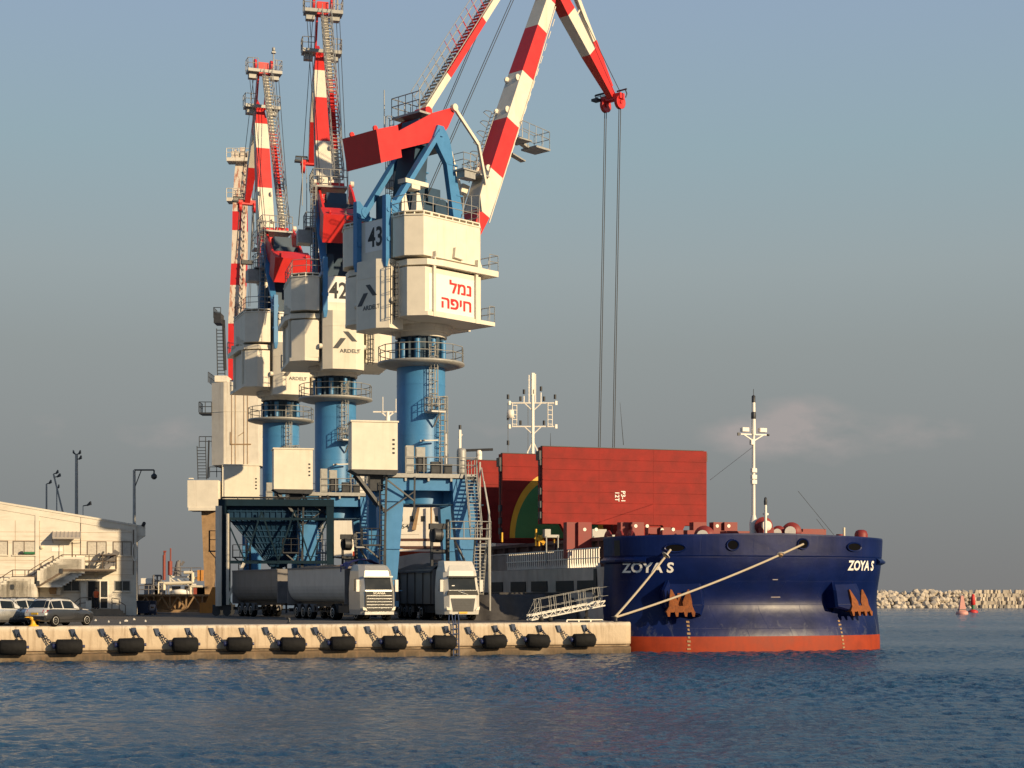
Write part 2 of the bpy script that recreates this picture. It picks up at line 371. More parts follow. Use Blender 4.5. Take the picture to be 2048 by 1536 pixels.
B_ = [(X[0, 0], 30), (X[0, -1], 30), (X[-1, -1], ys[-1]), (X[-1, 0], ys[-1])]; n0 = nr*nc
ext = [(*p, 0) for p in B_]+[(-9000, -300, 0), (9000, -300, 0), (9000, 40000, 0), (-9000, 40000, 0)]
me = bpy.data.meshes.new('water'); me.from_pydata(np.vstack([co, np.array(ext)]).tolist(), [], qd.tolist()+[(n0+4, n0+5, n0+1, n0), (n0+5, n0+6, n0+2, n0+1), (n0+6, n0+7, n0+3, n0+2), (n0+7, n0+4, n0, n0+3)])
me.polygons.foreach_set('use_smooth', [True]*len(me.polygons)); me.materials.append(MT['sea_water'])
wo = bpy.data.objects.new('water', me); C.objects.link(wo); tag(wo, 'dark blue rippled harbour water', None, kind='structure')

# ------------------------------------------------------------------ quay
QZ = 2.0
QC = Vector((7.72, 104.4, 0)); e_ = Vector((-.931, -.3645, 0)).normalized(); u_ = Vector((-.3746, .9272, 0)); n_ = Vector((-e_.y, e_.x, 0))
if n_.y > 0: n_ = -n_
m, t, b = noise_mat('quay_concrete')
tcn = TN('ShaderNodeTexCoord'); sx = TN('ShaderNodeSeparateXYZ'); t.links.new(tcn.outputs['Object'], sx.inputs[0])
def ramp(src, pts):
    r = TN('ShaderNodeValToRGB'); e = r.color_ramp.elements
    e[0].position = pts[0][0]; e[0].color = (*pts[0][1], 1); e[1].position = pts[-1][0]; e[1].color = (*pts[-1][1], 1)
    for p, c in pts[1:-1]: q = e.new(p); q.color = (*c, 1)
    t.links.new(src, r.inputs[0]); return r.outputs[0]
def mixc(f, a, c, bl='MIX'):
    n = TN('ShaderNodeMix', data_type='RGBA', blend_type=bl)
    for i, v in ((0, f), (6, a), (7, c)):
        if isinstance(v, (int, float)): n.inputs[i].default_value = v
        elif isinstance(v, tuple): n.inputs[i].default_value = (*v, 1)
        else: t.links.new(v, n.inputs[i])
    return n.outputs[2]
zz = TM('ADD', sx.outputs[2], TM('MULTIPLY', TM('SUBTRACT', wave(1.3, 1, 1, 5), .5), .22))
base = ramp(TM('DIVIDE', zz, 2.0), [(.02, (.035, .026, .017)), (.17, (.085, .055, .030)), (.22, (.14, .09, .05)), (.25, (.06, .045, .03)), (.30, (.36, .265, .175)), (.42, (.54, .43, .305)), (.86, (.57, .465, .34)), (.93, (.62, .54, .43)), (1.0, (.62, .55, .45))])
mp = TN('ShaderNodeMapping'); mp.inputs['Scale'].default_value = (3.2, 3.2, .22); t.links.new(tcn.outputs['Object'], mp.inputs['Vector'])
ns = TN('ShaderNodeTexNoise'); ns.inputs['Scale'].default_value = 1; ns.inputs['Detail'].default_value = 8; ns.inputs['Roughness'].default_value = .7; t.links.new(mp.outputs[0], ns.inputs['Vector'])
st = TN('ShaderNodeMapRange'); t.links.new(ns.outputs['Fac'], st.inputs[0]); st.inputs[1].default_value = .50; st.inputs[2].default_value = .68; st.inputs[4].default_value = .7
blot = TN('ShaderNodeMapRange'); t.links.new(wave(.45, 1, 1, 6), blot.inputs[0]); blot.inputs[1].default_value = .5; blot.inputs[2].default_value = .7; blot.inputs[4].default_value = .6
col = mixc(st.outputs[0], base, (.17, .10, .052)); col = mixc(blot.outputs[0], col, (.33, .25, .17)); col = mixc(TM('MULTIPLY', wave(7, 1, 1, 4), .25), col, (.34, .27, .20))
t.links.new(col, b.inputs['Base Color']); b.inputs['Roughness'].default_value = .85
bp = TN('ShaderNodeBump'); bp.inputs['Strength'].default_value = .6; bp.inputs['Distance'].default_value = .05; t.links.new(wave(4, 1, 1, 6), bp.inputs['Height']); t.links.new(bp.outputs[0], b.inputs['Normal'])
m, t, b = noise_mat('asphalt')
tcn = TN('ShaderNodeTexCoord')
col = ramp(wave(.25, 1, 1, 8), [(.3, (.045, .042, .040)), (.5, (.066, .061, .057)), (.7, (.095, .086, .078))]); col = mixc(TM('MULTIPLY', wave(12, 1, 1, 3), .35), col, (.12, .11, .10))
t.links.new(col, b.inputs['Base Color']); b.inputs['Roughness'].default_value = .9
bp = TN('ShaderNodeBump'); bp.inputs['Strength'].default_value = .4; bp.inputs['Distance'].default_value = .03; t.links.new(wave(9, 1, 1, 4), bp.inputs['Height']); t.links.new(bp.outputs[0], b.inputs['Normal'])
# front wall: profile swept along the edge, chamfered at the corner
prof = [(-.9, 2.03), (-.14, 2.03), (-.03, 1.98), (.02, 1.86), (.03, .66), (-.13, .58), (-.13, .52), (.06, .44), (.07, -2.5), (-.9, -2.5)]
mb = MB()
rings = []
L0 = .55
for k in range(0, 41):
    q = QC + e_*(L0 + (k*2.0 if k else 0))
    j = random.uniform(-.012, .012)
    rings.append([q + n_*(o+j*(o > -.5)) + Vector((0, 0, z)) for o, z in prof])
end = QC - n_*.45 + u_*.0
rings.insert(0, [end - n_*0 + (-n_)*0 + Vector((-u_.x, -u_.y, 0))*0 + e_*.02 + n_*o*0.55 + u_*max(0, -o)*.6 + Vector((0, 0, z)) for o, z in prof])
mb.loft(rings, smooth=False)
# berth side wall behind the corner
a0 = end + e_*.02; pr2 = [(a0+u_*tt) for tt in (.3, 260)]
rgt = Vector((u_.y, -u_.x, 0))
mb.loft([[p - rgt*.9*0 + rgt*o + Vector((0, 0, z)) for o, z in ((-1.2, 2.03), (0, 2.03), (0, -2.5), (-1.2, -2.5))] for p in pr2], smooth=False)
tag(mb.build('quay_wall', 'quay_concrete'), 'pale stained concrete quay wall along the water', None, kind='structure')
mb = MB()
A = QC - n_*.8 + e_*.9; poly = [A, QC + e_*82 - n_*.8, Vector((-150, 100, 0)), Vector((-240, 330, 0)), end + u_*262 - rgt*1.1, end + u_*1.2 - rgt*1.1]
mb.add([(p.x, p.y, QZ) for p in poly]+[(p.x, p.y, -2) for p in poly], [range(6), range(6, 12)] + [(i, (i+1) % 6, 6+(i+1) % 6, 6+i) for i in range(6)])
tag(mb.build('ground', 'asphalt'), 'dark asphalt quay apron', None, kind='structure')
# faint worn paint lines on the apron
mb = MB()
for px, ln, d in ((420, 5, 176), (500, 4, 170), (330, 3, 172)):
    c = W(px, 1200, d); a = Vector((c.x, c.y, QZ+.004)); q = e_*-ln
    mb.add([a, a+q, a+q-n_*.15, a-n_*.15], [(0, 1, 2, 3)])
tag(mb.build('road_marking', 'paint_line'), 'worn pale lines on the apron', None, kind='structure')

# ------------------------------------------------------------------ fenders
def edge(px):                                     # place on the quay edge seen at a photo column
    k = (px-CX)/F                                 # solve QC+e*s : x = k*y
    s = (QC.x-k*QC.y)/(k*e_.y-e_.x); return QC+e_*s
fx = [24, 136, 259, 367, 475, 581, 680, 783, 882, 983, 1069, 1161]
flab = ['under the silver estate car at the left frame edge', 'under the dark grey crossover car', 'below the entrance steps of the cream building', 'below the long rusty truss on the apron',
        'below the green hopper leg', 'below the rear wheels of the grey trailer', 'just left below the silver tractor cab', 'below and between the two truck cabs', 'immediately left beside the blue quay ladder',
        'first one right of the blue quay ladder', 'below the foot of the white gangway', 'the last one before the quay corner']
def make_fender():
    root = thing('quay_fender', (0, 0, 0), 0, '', 'fender', 'rubber fenders hung along the quay wall')
    b = MB(); b.lathe([(.17, -.74), (.36, -.74), (.44, -.66), (.44, .66), (.36, .74), (.17, .74), (.17, -.74)], (0, 0, 0), 28, axis='x', cap=False)
    b.build('rubber_body', 'rubber', root)
    b = MB(); b.cyl((-.9, 0, .02), (.9, 0, .02), .09, n=8)
    b.lathe([(.0, -.70), (.15, -.70), (.16, -.9), (.10, -.97), (0, -.97)], (0, 0, .05), 12, axis='x'); b.build('axle', 'fender_blue', root)
    for sx_, x0, x1 in ((-1, -1.55, -.86), (1, .30, .52)):
        c = MB(); p0 = Vector((x0, .43, .84)); p1 = Vector((x1, .10 if sx_ < 0 else .02, .06 if sx_ < 0 else .42))
        n = 7 if sx_ < 0 else 5
        for i in range(n):
            a = p0.lerp(p1, i/n+.01); q = p0.lerp(p1, (i+1)/n+.02); x, y = c.frame(a, q); d = x if i % 2 else y
            for k in (-.06, .06): c.beam(a+d*k, q+d*k, .036, .036)
            c.beam(a-d*.08, a+d*.08, .045, .045); c.beam(q-d*.08, q+d*.08, .045, .045)
        c.build('chain', 'chain_blue', root)
        c = MB(); c.prism([(x0-.22, 1.02), (x0+.06, 1.02), (x0+.16, .62), (x0+.02, .55), (x0-.08, .62)], .36, .43, 'xz'); c.build('bracket', 'chain_blue', root)
    return root
fp = make_fender(); fp.scale = (.95, .95, .95)
for i, px in enumerate(fx):
    o = fp if i == 0 else copy_tree(fp)
    p = edge(px); o.location = p + n_*.50 + Vector((0, 0, .90+random.uniform(-.03, .03))); o.rotation_euler = (random.uniform(-.08, .08), random.uniform(-.05, .05), math.atan2(-e_.y, -e_.x))
    o['label'] = 'black rubber cylinder fender on chains, '+flab[i]

# quay ladder, bollards, rail stops
p = edge(910)
root = thing('quay_ladder', p+n_*.1+Vector((0, 0, QZ)), math.atan2(-e_.y, -e_.x), 'blue steel ladder fixed down the concrete quay wall', 'ladder')
b = MB(); b.ladder((0, -.12, -2.3), (0, -.05, .15), (.36, 0, 0), .3, .035); b.build('rungs', 'ladder_blue', root)
b = MB()
for k in (-.2, .2): b.tube([(k, -.05, .15), (k, .1, .55), (k, .6, .55), (k, .7, 0)], .035)
b.build('hand_rail', 'ladder_blue', root)
def bollard(px, d, label, mt, sc_=1.0, back=.6):
    p = edge(px)-n_*back; root = thing('mooring_bollard', (p.x, p.y, QZ+.02), R(20), label, 'bollard', 'mooring bollards on the quay'); root.scale = (sc_,)*3
    b = MB(); b.lathe([(.36, 0), (.36, .05), (.22, .08), (.17, .2), (.16, .45)], n=18); b.build('post', mt, root)
    b = MB(); b.loft([[Vector((x*1.0+o, y*.9, z)) for x, y in [(.2*math.cos(a), .2*math.sin(a)) for a in [i*math.pi/6 for i in range(12)]]] for z, o in ((.42, 0), (.52, -.05), (.62, -.14), (.66, -.3), (.60, -.42))]); b.build('horn', mt, root)
    return root
bollard(68, 0, 'yellow painted mooring bollard beside the parked cars', 'bollard_yellow', .8, .35)
bollard(607, 0, 'small dark mooring bollard in front of the grey trailer', 'dark_steel', .55, 3.5)
pb = bollard(1238, 0, 'dark mooring bollard holding two ropes at the quay corner', 'dark_steel', .55, .45)
# low white kerb rail by the corner
a = edge(1150)-n_*1.3; q = edge(1222)-n_*1.3
root = thing('kerb_rail', (a.x, a.y, QZ), math.atan2(q.y-a.y, q.x-a.x), 'low white pipe rail lying near the quay corner', 'rail')
L = (q-a).length; b = MB(); b.cyl((0, 0, .16), (L, 0, .16), .04, n=6); b.build('pipe', 'lamp_white', root)
b = MB()
for k in range(4): b.box(L*k/3-.04, L*k/3+.04, -.04, .04, 0, .14)
b.build('foot', 'lamp_white', root)
# ------------------------------------------------------------------ harbour cranes
DN = Matrix.Translation((0, 0, -QZ))
LJ, RT, LST = 22.0, 3.5, 19.3
J0 = Vector((5.3, 31.0)); S0 = Vector((.1, 38.2))
def circ(c0, r0, c1, r1):
    d = c1-c0; L = d.length; a = (r0*r0-r1*r1+L*L)/(2*L); h_ = math.sqrt(max(0, r0*r0-a*a)); m_ = c0+d*(a/L); pv = Vector((-d.y, d.x))/L
    p, q = m_+pv*h_, m_-pv*h_
    return p if p.y > q.y else q
def luff_pts(a):
    T = J0+Vector((math.cos(a), math.sin(a)))*LJ; Rr = circ(S0, LST, T, RT); return T, Rr
T43, R43 = luff_pts(R(66.7)); d1 = T43-R43; d2 = Vector((21.7, 43.7))-T43; LFLY = d2.length
BEND = math.atan2(d2.y, d2.x)-math.atan2(d1.y, d1.x)

def crane_lower(root):
    # portal
    b = MB(DN); zt = 11.85
    for sx_ in (-1, 1):
        for sy_ in (-1, 1):
            leg = MB(DN); x, y = 2.75*sx_, 2.9*sy_
            def rg(z, cx, cy, wx, wy): return [(cx-wx, cy-wy, z), (cx+wx, cy-wy, z), (cx+wx, cy+wy, z), (cx-wx, cy+wy, z)]
            leg.loft([rg(11.8, x*.93, y*.93, .86, .62), rg(9.6, x*.96, y*.96, .86, .62), rg(3.3, x*1.04, y*1.04, .52, .46)], smooth=False)
            leg.box(x*1.04-.75, x*1.04+.75, y*1.04-.6, y*1.04+.6, 2.9, 3.3)
            for k in (-.45, .45): leg.cyl((x*1.04+.0+k*0, y*1.04+k, 2.45), (x*1.04+.0+k*0+.3*sx_, y*1.04+k, 2.45), .36, n=12)
            for zz_ in (10.2, 6.9, 4.0): leg.box(x-.9, x+.9, y-.66, y-.6, zz_, zz_+.05)
            leg.build('portal_leg', 'crane_blue', root)
    b.cyl((0, 0, 10.07), (0, 0, 11.84), 1.98, n=40)
    for sx_ in (-1, 1):
        for sy_ in (-1, 1):
            b.loft([[Vector((sx_*x_, sy_*y_, z_)) for x_, y_, z_ in ((1.2, 1.3, 11.8), (3.1, 3.2, 11.8), (3.1, 3.2, 10.6), (1.2, 1.3, 10.1))], [Vector((sx_*(x_+.55), sy_*(y_-.55), z_)) for x_, y_, z_ in ((1.2, 1.3, 11.8), (3.1, 3.2, 11.8), (3.1, 3.2, 10.6), (1.2, 1.3, 10.1))]], smooth=False)
    for sx_ in (-1, 1): b.box(sx_*2.75-.35, sx_*2.75+.35, -2.4, 2.4, 10.9, 11.8)
    for sy_ in (-1, 1): b.box(-2.2, 2.2, sy_*2.8-.3, sy_*2.8+.3, 11.0, 11.8)
    b.build('portal_frame', 'crane_blue', root)
    b = MB(DN)
    for sx_ in (-1, 1): b.box(sx_*2.86-.3, sx_*2.86+.3, -2.6, 2.6, 3.3, 4.0)
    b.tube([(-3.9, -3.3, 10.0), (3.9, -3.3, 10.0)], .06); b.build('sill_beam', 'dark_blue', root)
    b = MB(DN); b.box(-3.4, 3.5, -3.5, 3.4, 11.86, 12.14)
    for x in (-3.2, -1.6, 0, 1.6, 3.2): b.box(x-.07, x+.07, -3.45, 3.35, 11.62, 11.85)
    dk = b.build('deck', 'galvanised', root)
    b = MB(DN); b.rail([(-1.6, -3.45, 12.14), (3.45, -3.45, 12.14), (3.45, 2.4, 12.14)], 1.15, 1.3); b.rail([(-3.3, -1, 12.14), (-3.3, 3.3, 12.14), (3.45, 3.3, 12.14)], 1.15, 1.4); b.build('railing', 'galvanised', dk)
    # column
    b = MB(DN); b.cyl((0, 0, 12.14), (0, 0, 20.4), 1.73, n=48)
    for z in (15.0, 18.6): b.cyl((0, 0, z), (0, 0, z+.05), 1.745, n=48)
    cl_ = b.build('column', 'crane_blue', root)
    b = MB(DN); b.cyl((0, 0, 20.4), (0, 0, 22.0), 1.5, n=36)
    for i in range(14):
        a = 2*math.pi*i/14; b.box(*[v for c in (1.58*math.cos(a), 1.58*math.sin(a)) for v in (c-.11, c+.11)], 20.4, 22.0)
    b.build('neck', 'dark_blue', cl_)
    b = MB(DN)
    for i in range(9):
        a = 2*math.pi*(i+.3)/9; b.cyl((1.66*math.cos(a), 1.66*math.sin(a), 20.42), (1.66*math.cos(a), 1.66*math.sin(a), 21.8), .2, n=10)
    b.build('slew_drive', 'crane_blue', cl_)
    b = MB(DN); b.cyl((0, 0, 22.0), (0, 0, 22.35), 1.85, n=40); b.cyl((0, 0, 22.35), (0, 0, 22.62), 2.15, n=40); b.build('slew_ring', 'old_white', cl_)
    def ringpts(r, z, n=20): return [Vector((r*math.cos(2*math.pi*i/n), r*math.sin(2*math.pi*i/n), z)) for i in range(n)]
    b = MB(DN); b.lathe([(1.74, 20.25), (3.1, 20.25), (3.12, 20.1), (2.6, 19.95), (1.74, 19.85)], n=36); rp_ = b.build('ring_platform', 'galvanised', root)
    b = MB(DN); b.rail(ringpts(3.05, 20.25, 14), 1.1, 1.4, .032, closed=True); b.build('railing', 'galvanised', rp_)
    # caged ladders down the side of the column facing the berth corner
    fx_, fy_ = math.sin(R(17)), -math.cos(R(17)); fd = Vector((fx_, fy_, 0)); tg = Vector((-fy_, fx_, 0))
    b = MB(DN)
    b.ladder(fd*1.95+tg*-.05+Vector((0, 0, 16.6)), fd*1.95+tg*-.05+Vector((0, 0, 21.4)), tg*.46, cage=fd*.55)
    b.ladder(fd*1.95+tg*.72+Vector((0, 0, 12.2)), fd*1.95+tg*.72+Vector((0, 0, 17.7)), tg*.46, cage=fd*.55)
    b.build('caged_ladder', 'galvanised', cl_)
    b = MB(DN); c = fd*2.35+tg*.1+Vector((0, 0, 16.5)); q = [c+tg*-.7+fd*-.5, c+tg*.45+fd*-.5, c+tg*.45+fd*.55, c+tg*-.7+fd*.55]
    b.loft([[p for p in q], [p+Vector((0, 0, .12)) for p in q]], smooth=False); b.rail(q, 1.1, .6, .03, closed=True); b.beam(c+fd*.5, c-fd*.5+Vector((0, 0, -.9)), .1, .1)
    b.build('rest_platform', 'galvanised', cl_)
    b = MB(DN); b.beam(fd*1.8+tg*-.6+Vector((0, 0, 14.6)), fd*2.6+tg*-1.0+Vector((0, 0, 14.55)), .1, .12); b.beam(fd*2.3+tg*-1.2+Vector((0, 0, 14.5)), fd*2.3+tg*.2+Vector((0, 0, 14.6)), .14, .1); b.build('floodlight', 'galvanised', cl_)
    # electrical cabin on the corner of the deck
    b = MB(DN); b.box(-5.45, -2.3, -4.35, -2.2, 12.3, 15.55); b.box(-5.53, -2.22, -4.42, -2.13, 15.55, 15.66)
    for x in (-4.65, -3.85, -3.1): b.box(x-.012, x+.012, -4.356, -4.35, 12.35, 15.5)
    ec = b.build('electrical_cabin', 'crane_white', root)
    b = MB(DN)
    for z in (14.3, 14.0, 13.7, 13.4): b.box(-2.65, -2.5, -4.38, -4.35, z, z+.12)
    b.build('nameplate', 'number_black', ec)
    b = MB(DN); b.prism([(-5.55, 12.3), (-2.2, 12.3), (-2.4, 11.95), (-5.05, 12.0)], -4.3, -2.25, 'xz')
    b.box(-4.1, -3.2, -3.6, -2.4, 10.9, 12.0)
    b.beam((-5.1, -3.9, 12.0), (-3.0, -3.3, 9.4), .2, .2); b.beam((-5.1, -2.4, 12.0), (-3.1, -2.6, 9.4), .16, .16)
    b.beam((-3.0, -3.9, 12.0), (-3.2, -3.6, 3.2), .14, .14); b.beam((-2.9, -3.95, 11.6), (-1.0, -3.6, 10.2), .1, .1); b.beam((-1.0, -3.6, 11.9), (-1.05, -3.6, 9.0), .12, .12); b.beam((-3.1, -3.7, 9.4), (-1.0, -3.6, 10.9), .08, .08)
    b.build('support_frame', 'dark_steel', root)
    # plant on the deck
    b = MB(DN); b.lathe([(0, 12.16), (.30, 12.2), (.34, 12.35), (.34, 13.8), (.28, 13.98), (0, 14.05)], (2.45, -2.7, 0), 16); b.build('tank', 'galvanised', root)
    for x0, x1, y0, z0, z1, mt in ((-1.55, -1.0, -3.2, 12.2, 14.1, 'galvanised'), (-.85, -.2, -3.2, 13.2, 14.0, 'galvanised'), (.2, 1.0, -3.3, 12.15, 13.0, 'dark_steel'), (1.15, 1.7, -3.2, 12.15, 12.85, 'dark_steel'), (-.75, -.1, -3.3, 12.3, 13.3, 'dark_steel')):
        b = MB(DN); b.box(x0, x1, y0, y0+.5, z0, z1); b.box(x0+.05, x1-.05, y0-.03, y0, z0+.1, z1-.1); b.box(x0+.02, x0+.08, y0+.1, y0+.4, 12.14, z0+.05)
        b.build('control_box', mt, root)
    # stairs
    b = MB(DN)
    def flight(x0, x1, ya, za, yb, zb):
        n = int(abs(za-zb)/.23)
        for x in (x0, x1): b.beam((x, ya, za), (x, yb, zb), .05, .2); b.cyl((x, ya, za+1), (x, yb, zb+1), .035, n=4)
        for i in range(n):
            k = (i+.5)/n; y, z = ya+(yb-ya)*k, za+(zb-za)*k; b.box(x0, x1, y-.12, y+.12, z-.02, z+.02)
        for i in range(5):
            k = i/4; y, z = ya+(yb-ya)*k, za+(zb-za)*k
            for x in (x0, x1): b.cyl((x, y, z), (x, y, z+1), .03, n=4)
    flight(2.55, 3.35, -3.5, 12.1, -5.6, 7.75); flight(2.9, 3.7, -5.6, 7.6, -3.7, 2.3)
    b.box(1.0, 3.8, -6.5, -5.5, 7.5, 7.62); b.rail([(1.0, -5.55, 7.62), (1.0, -6.45, 7.62), (3.8, -6.45, 7.62), (3.8, -5.6, 7.62)], 1.1, .9, .035)
    for p in ((3.9, -5.7), (3.6, -3.6)): b.beam((*p, 2.0), (*p, 13.0 if p[1] > -4 else 8.8), .1, .1)
    b.beam((3.9, -5.7, 8.8), (3.7, -3.6, 12.6), .07, .07); b.beam((1.4, -5.9, 7.4), (2.6, -3.4, 6.0), .12, .12); b.tube([(3.75, -4.2, 11.6), (4.1, -4.3, 9.5), (4.05, -4.4, 6.5), (4.1, -4.4, 3.0)], .07)
    b.build('access_stairs', 'galvanised', root)
    b = MB(DN); b.box(-4.7, -3.4, -3.9, -2.8, 7.1, 7.2); b.rail([(-3.4, -3.85, 7.2), (-4.65, -3.85, 7.2), (-4.65, -2.8, 7.2)], 1.1, .6, .03); b.beam((-4.5, -3.6, 7.1), (-3.4, -3.3, 6.2), .1, .1)
    b.ladder((-3.25, -3.75, 2.4), (-3.25, -3.75, 11.5), (.42, 0, 0)); b.build('leg_platform', 'dark_steel', root)
    b = MB(DN); b.cyl((.3, -3.2, 7.9), (.9, -3.0, 7.9), .52, n=18); b.box(.1, 1.3, -3.4, -2.7, 8.3, 8.7); b.box(.2, .35, -3.3, -2.8, 2, 8.3); b.box(1.3, 1.5, -3.3, -2.8, 2, 9); b.box(.2, 1.5, -3.2, -2.9, 6.6, 6.9); b.build('cable_reel', 'dark_steel', root)

CROT = 12
def make_crane(loc, theta, luff, rocker, label, num, sign, kick=0, nx=.14):
    root = thing('harbour_crane', loc, R(CROT), label, 'crane', 'blue and white harbour cranes in a row')
    crane_lower(root)
    U = DN @ Matrix.Rotation(R(theta-CROT), 4, 'Z')
    def B(): return MB(U)
    def H():                                       # house pieces: the rear end sits closer to the column
        q = MB(U); q.warp = lambda p: (p[0], p[1]+.55 if p[1] < -3.2 else p[1], p[2]); return q
    # --- machinery house
    b = H(); b.box(-1.62, 1.62, -4.05, 3.4, 22.75, 26.95); b.box(-1.62, 1.62, -5.05, 3.4, 26.95, 29.75)
    for sx_ in (-1, 1):
        up = [(1.95, -5.1), (3.1, -5.1), (4.15, -4.3), (4.15, 1.75), (3.5, 2.5), (1.6, 2.5), (1.6, -3.6), (1.95, -3.6)]; lo = [(1.95, -4.85), (3.1, -4.85), (4.1, -4.1), (4.1, 1.9), (3.4, 2.6), (1.6, 2.6), (1.6, -3.6), (1.95, -3.6)]
        b.prism([(sx_*x, y) for x, y in up], 26.9, 29.60); b.prism([(sx_*x, y) for x, y in lo], 23.1, 26.15)
        b.prism([(sx_*(x*1.012), y*1.012) for x, y in up], 29.60, 29.70)
        b.prism([(sx_*x, y) for x, y in up], 29.87, 29.95)
        for i in range(4):                                   # roof vent posts
            p0, p1 = Vector(up[i]), Vector(up[i+1]); n = max(2, int((p1-p0).length/.62))
            for k in range(n):
                q = p0.lerp(p1, k/n)*.985; b.box(sx_*q.x-.05, sx_*q.x+.05, q.y-.05, q.y+.05, 29.70, 29.87)
        b.prism([(sx_*x, y) for x, y in [(1.85, -4.7), (3.0, -4.75), (4.2, -4.0), (4.5, -2.2), (4.5, 3.3), (1.6, 3.3), (1.6, -3.6), (1.85, -3.6)]], 26.3, 26.7)
        b.prism([(sx_*x, y) for x, y in [(1.9, -4.8), (3.1, -4.85), (4.25, -4.0), (4.25, 3.2), (1.6, 3.2), (1.6, -3.6), (1.9, -3.6)]], 22.82, 23.1)
        for y in (-3.35, 1.35): b.beam((sx_*4.2, y, 22.8), (sx_*4.2, y, 26.9), .17, .22); b.prism([(y-.1, 26.7), (y+.35, 26.75), (y+.08, 27.25), (y-.08, 27.25)], sx_*4.45, sx_*4.1, 'yz')
        for y in (-2.4, -.6, .4): b.box(sx_*4.14, sx_*4.158, y-.01, y+.01, 26.95, 29.55)
        b.prism([(-1.0, 27.1), (-.1, 27.02), (-.1, 27.1), (-.6, 27.2), (-.75, 27.6), (-.9, 27.8)], sx_*4.15, sx_*4.4, 'yz')
    hs = b.build('machinery_house', 'crane_white', root)
    b = H()
    for sx_ in (-1, 1):
        b.rail([(sx_*1.7, 3.25, 26.7), (sx_*4.5, 3.25, 26.7), (sx_*4.5, 2.4, 26.7)], 1.1, .8); b.rail([(sx_*1.7, 3.15, 23.1), (sx_*4.25, 3.15, 23.1), (sx_*4.25, 2.65, 23.1)], 1.1, .6)
        b.rail([(sx_*1.7, -5.0, 29.95), (sx_*3.0, -5.0, 29.95), (sx_*4.05, -4.2, 29.95), (sx_*4.05, 1.6, 29.95), (sx_*3.4, 2.4, 29.95), (sx_*1.7, 2.4, 29.95)], 1.1, 1.3)
    b.build('roof_railing', 'galvanised', hs)
    b = H()
    b.ladder((2.25, -5.05, 22.6), (2.25, -5.05, 26.4), (.42, 0, 0), cage=(0, -.45, 0))
    b.build('house_ladder', 'dark_steel', hs)
    b = H(); b.prism([(-1.7, -3.9), (-1.7, -5.2), (-.95, -5.75), (.95, -5.75), (1.7, -5.2), (1.7, -3.9)], 22.1, 26.85); b.prism([(-1.72, -4.6), (-1.72, -5.21), (-.955, -5.77), (.955, -5.77), (1.72, -5.21), (1.72, -4.6)], 25.6, 25.64)
    for sx_ in (-1, 1): b.cyl((sx_*1.7, -5.0, 24.0), (sx_*1.95, -5.0, 24.0), .22, n=12)
    bl = b.build('ballast_box', 'crane_white', root)
    b = H(); yy = -5.765
    for q in ([(-.95, 23.75), (-.5, 23.75), (.14, 24.6), (-.31, 24.6)], [(-.1, 25.15), (.34, 25.15), (1.06, 24.35), (.62, 24.35)]): b.prism(q, yy-.004, yy+.004, 'xz')
    b.text('ARDELT', (.48, yy-.003, 23.42), (1, 0, 0), (0, 0, 1), .3, 1.1, .02); b.build('maker_logo', 'logo_grey', bl)
    # number panel on the rear
    b = H(); b.box(nx-1.05, nx+1.05, -5.058, -5.05, 27.6, 29.7); b.build('number_panel', 'sign_white', hs)
    b = H(); b.text(num, (nx, -5.068, 27.95), (1, 0, 0), (0, 0, 1), 1.3, .82, .02); b.build('number', 'number_black', hs)
    if sign:
        b = H(); b.box(4.1, 4.115, -3.2, 1.2, 23.25, 25.75); b.box(4.1, 4.12, -3.28, 1.28, 23.2, 23.25); b.box(4.1, 4.12, -3.28, 1.28, 25.75, 25.8); b.build('name_board', 'sign_white', hs)
        b = H(); [b.text(t_, (4.125+.0012*i, 1.0+dy, z_+dz), (0, 1, 0), (0, 0, 1), .80, 1.25, 0, align='RIGHT') for t_, z_ in (('\u05dc\u05de\u05e0', 24.66), ('\u05d4\u05e4\u05d9\u05d7', 23.55)) for i, (dy, dz) in enumerate(((-.04, -.028), (.04, -.028), (-.04, .028), (.04, .028), (0, 0)))]; b.build('name_lettering', 'sign_red', hs)
    b = H(); b.cyl((0, 0, 22.6), (0, 0, 22.8), 2.3, n=32); b.build('turntable', 'old_white', root)
    # --- blue frame
    b = H()
    for sx_ in (-1, 1):
        x = 1.5*sx_
        b.box(x-.19, x+.19, -5.5, -5.05, 26.85, 30.85); b.beam((x, -5.28, 26.85), (x, -5.28, 26.3), .38, .45, .2, .3); b.prism([(-5.5, 30.85), (-5.5, 31.2), (-5.2, 31.25), (-4.2, 30.3), (2.6, 30.3), (2.6, 29.95), (-5.05, 29.95)], x-.18, x+.18, 'yz')
        for z in (28.2, 30.2): b.cyl((x-.26, -5.28, z), (x+.26, -5.28, z), .16, n=10)
        b.beam((x, -4.7, 30.5), (x, .1, 36.4), .34, .5, .34, .62, up=(1, 0, 0)); b.cyl((x-.24, -4.7, 30.55), (x+.24, -4.7, 30.55), .38, n=14)
        b.prism([(-.35, 36.1), (.05, 37.0), (.6, 37.0), (1.2, 36.2), (2.9, 29.95), (1.75, 29.95), (.9, 34.4), (.2, 35.3)], x-.2, x+.2, 'yz'); b.cyl((x-.3, .35, 36.5), (x+.3, .35, 36.5), .3, n=14)
        b.box(x-.23, x+.23, 1.9, 2.5, 32.3, 32.4); b.box(x-.23, x+.23, 1.0, 2.0, 34.4, 34.5)
    b.build('a_frame', 'crane_blue', root)
    b = B(); b.loft([[(-1.0, -2.2, 29.95), (.9, -2.2, 29.95), (.9, -.8, 29.95), (-1.0, -.8, 29.95)], [(-.9, -1.0, 37.4), (.8, -1.0, 37.4), (.8, .2, 37.4), (-.9, .2, 37.4)]], smooth=False)
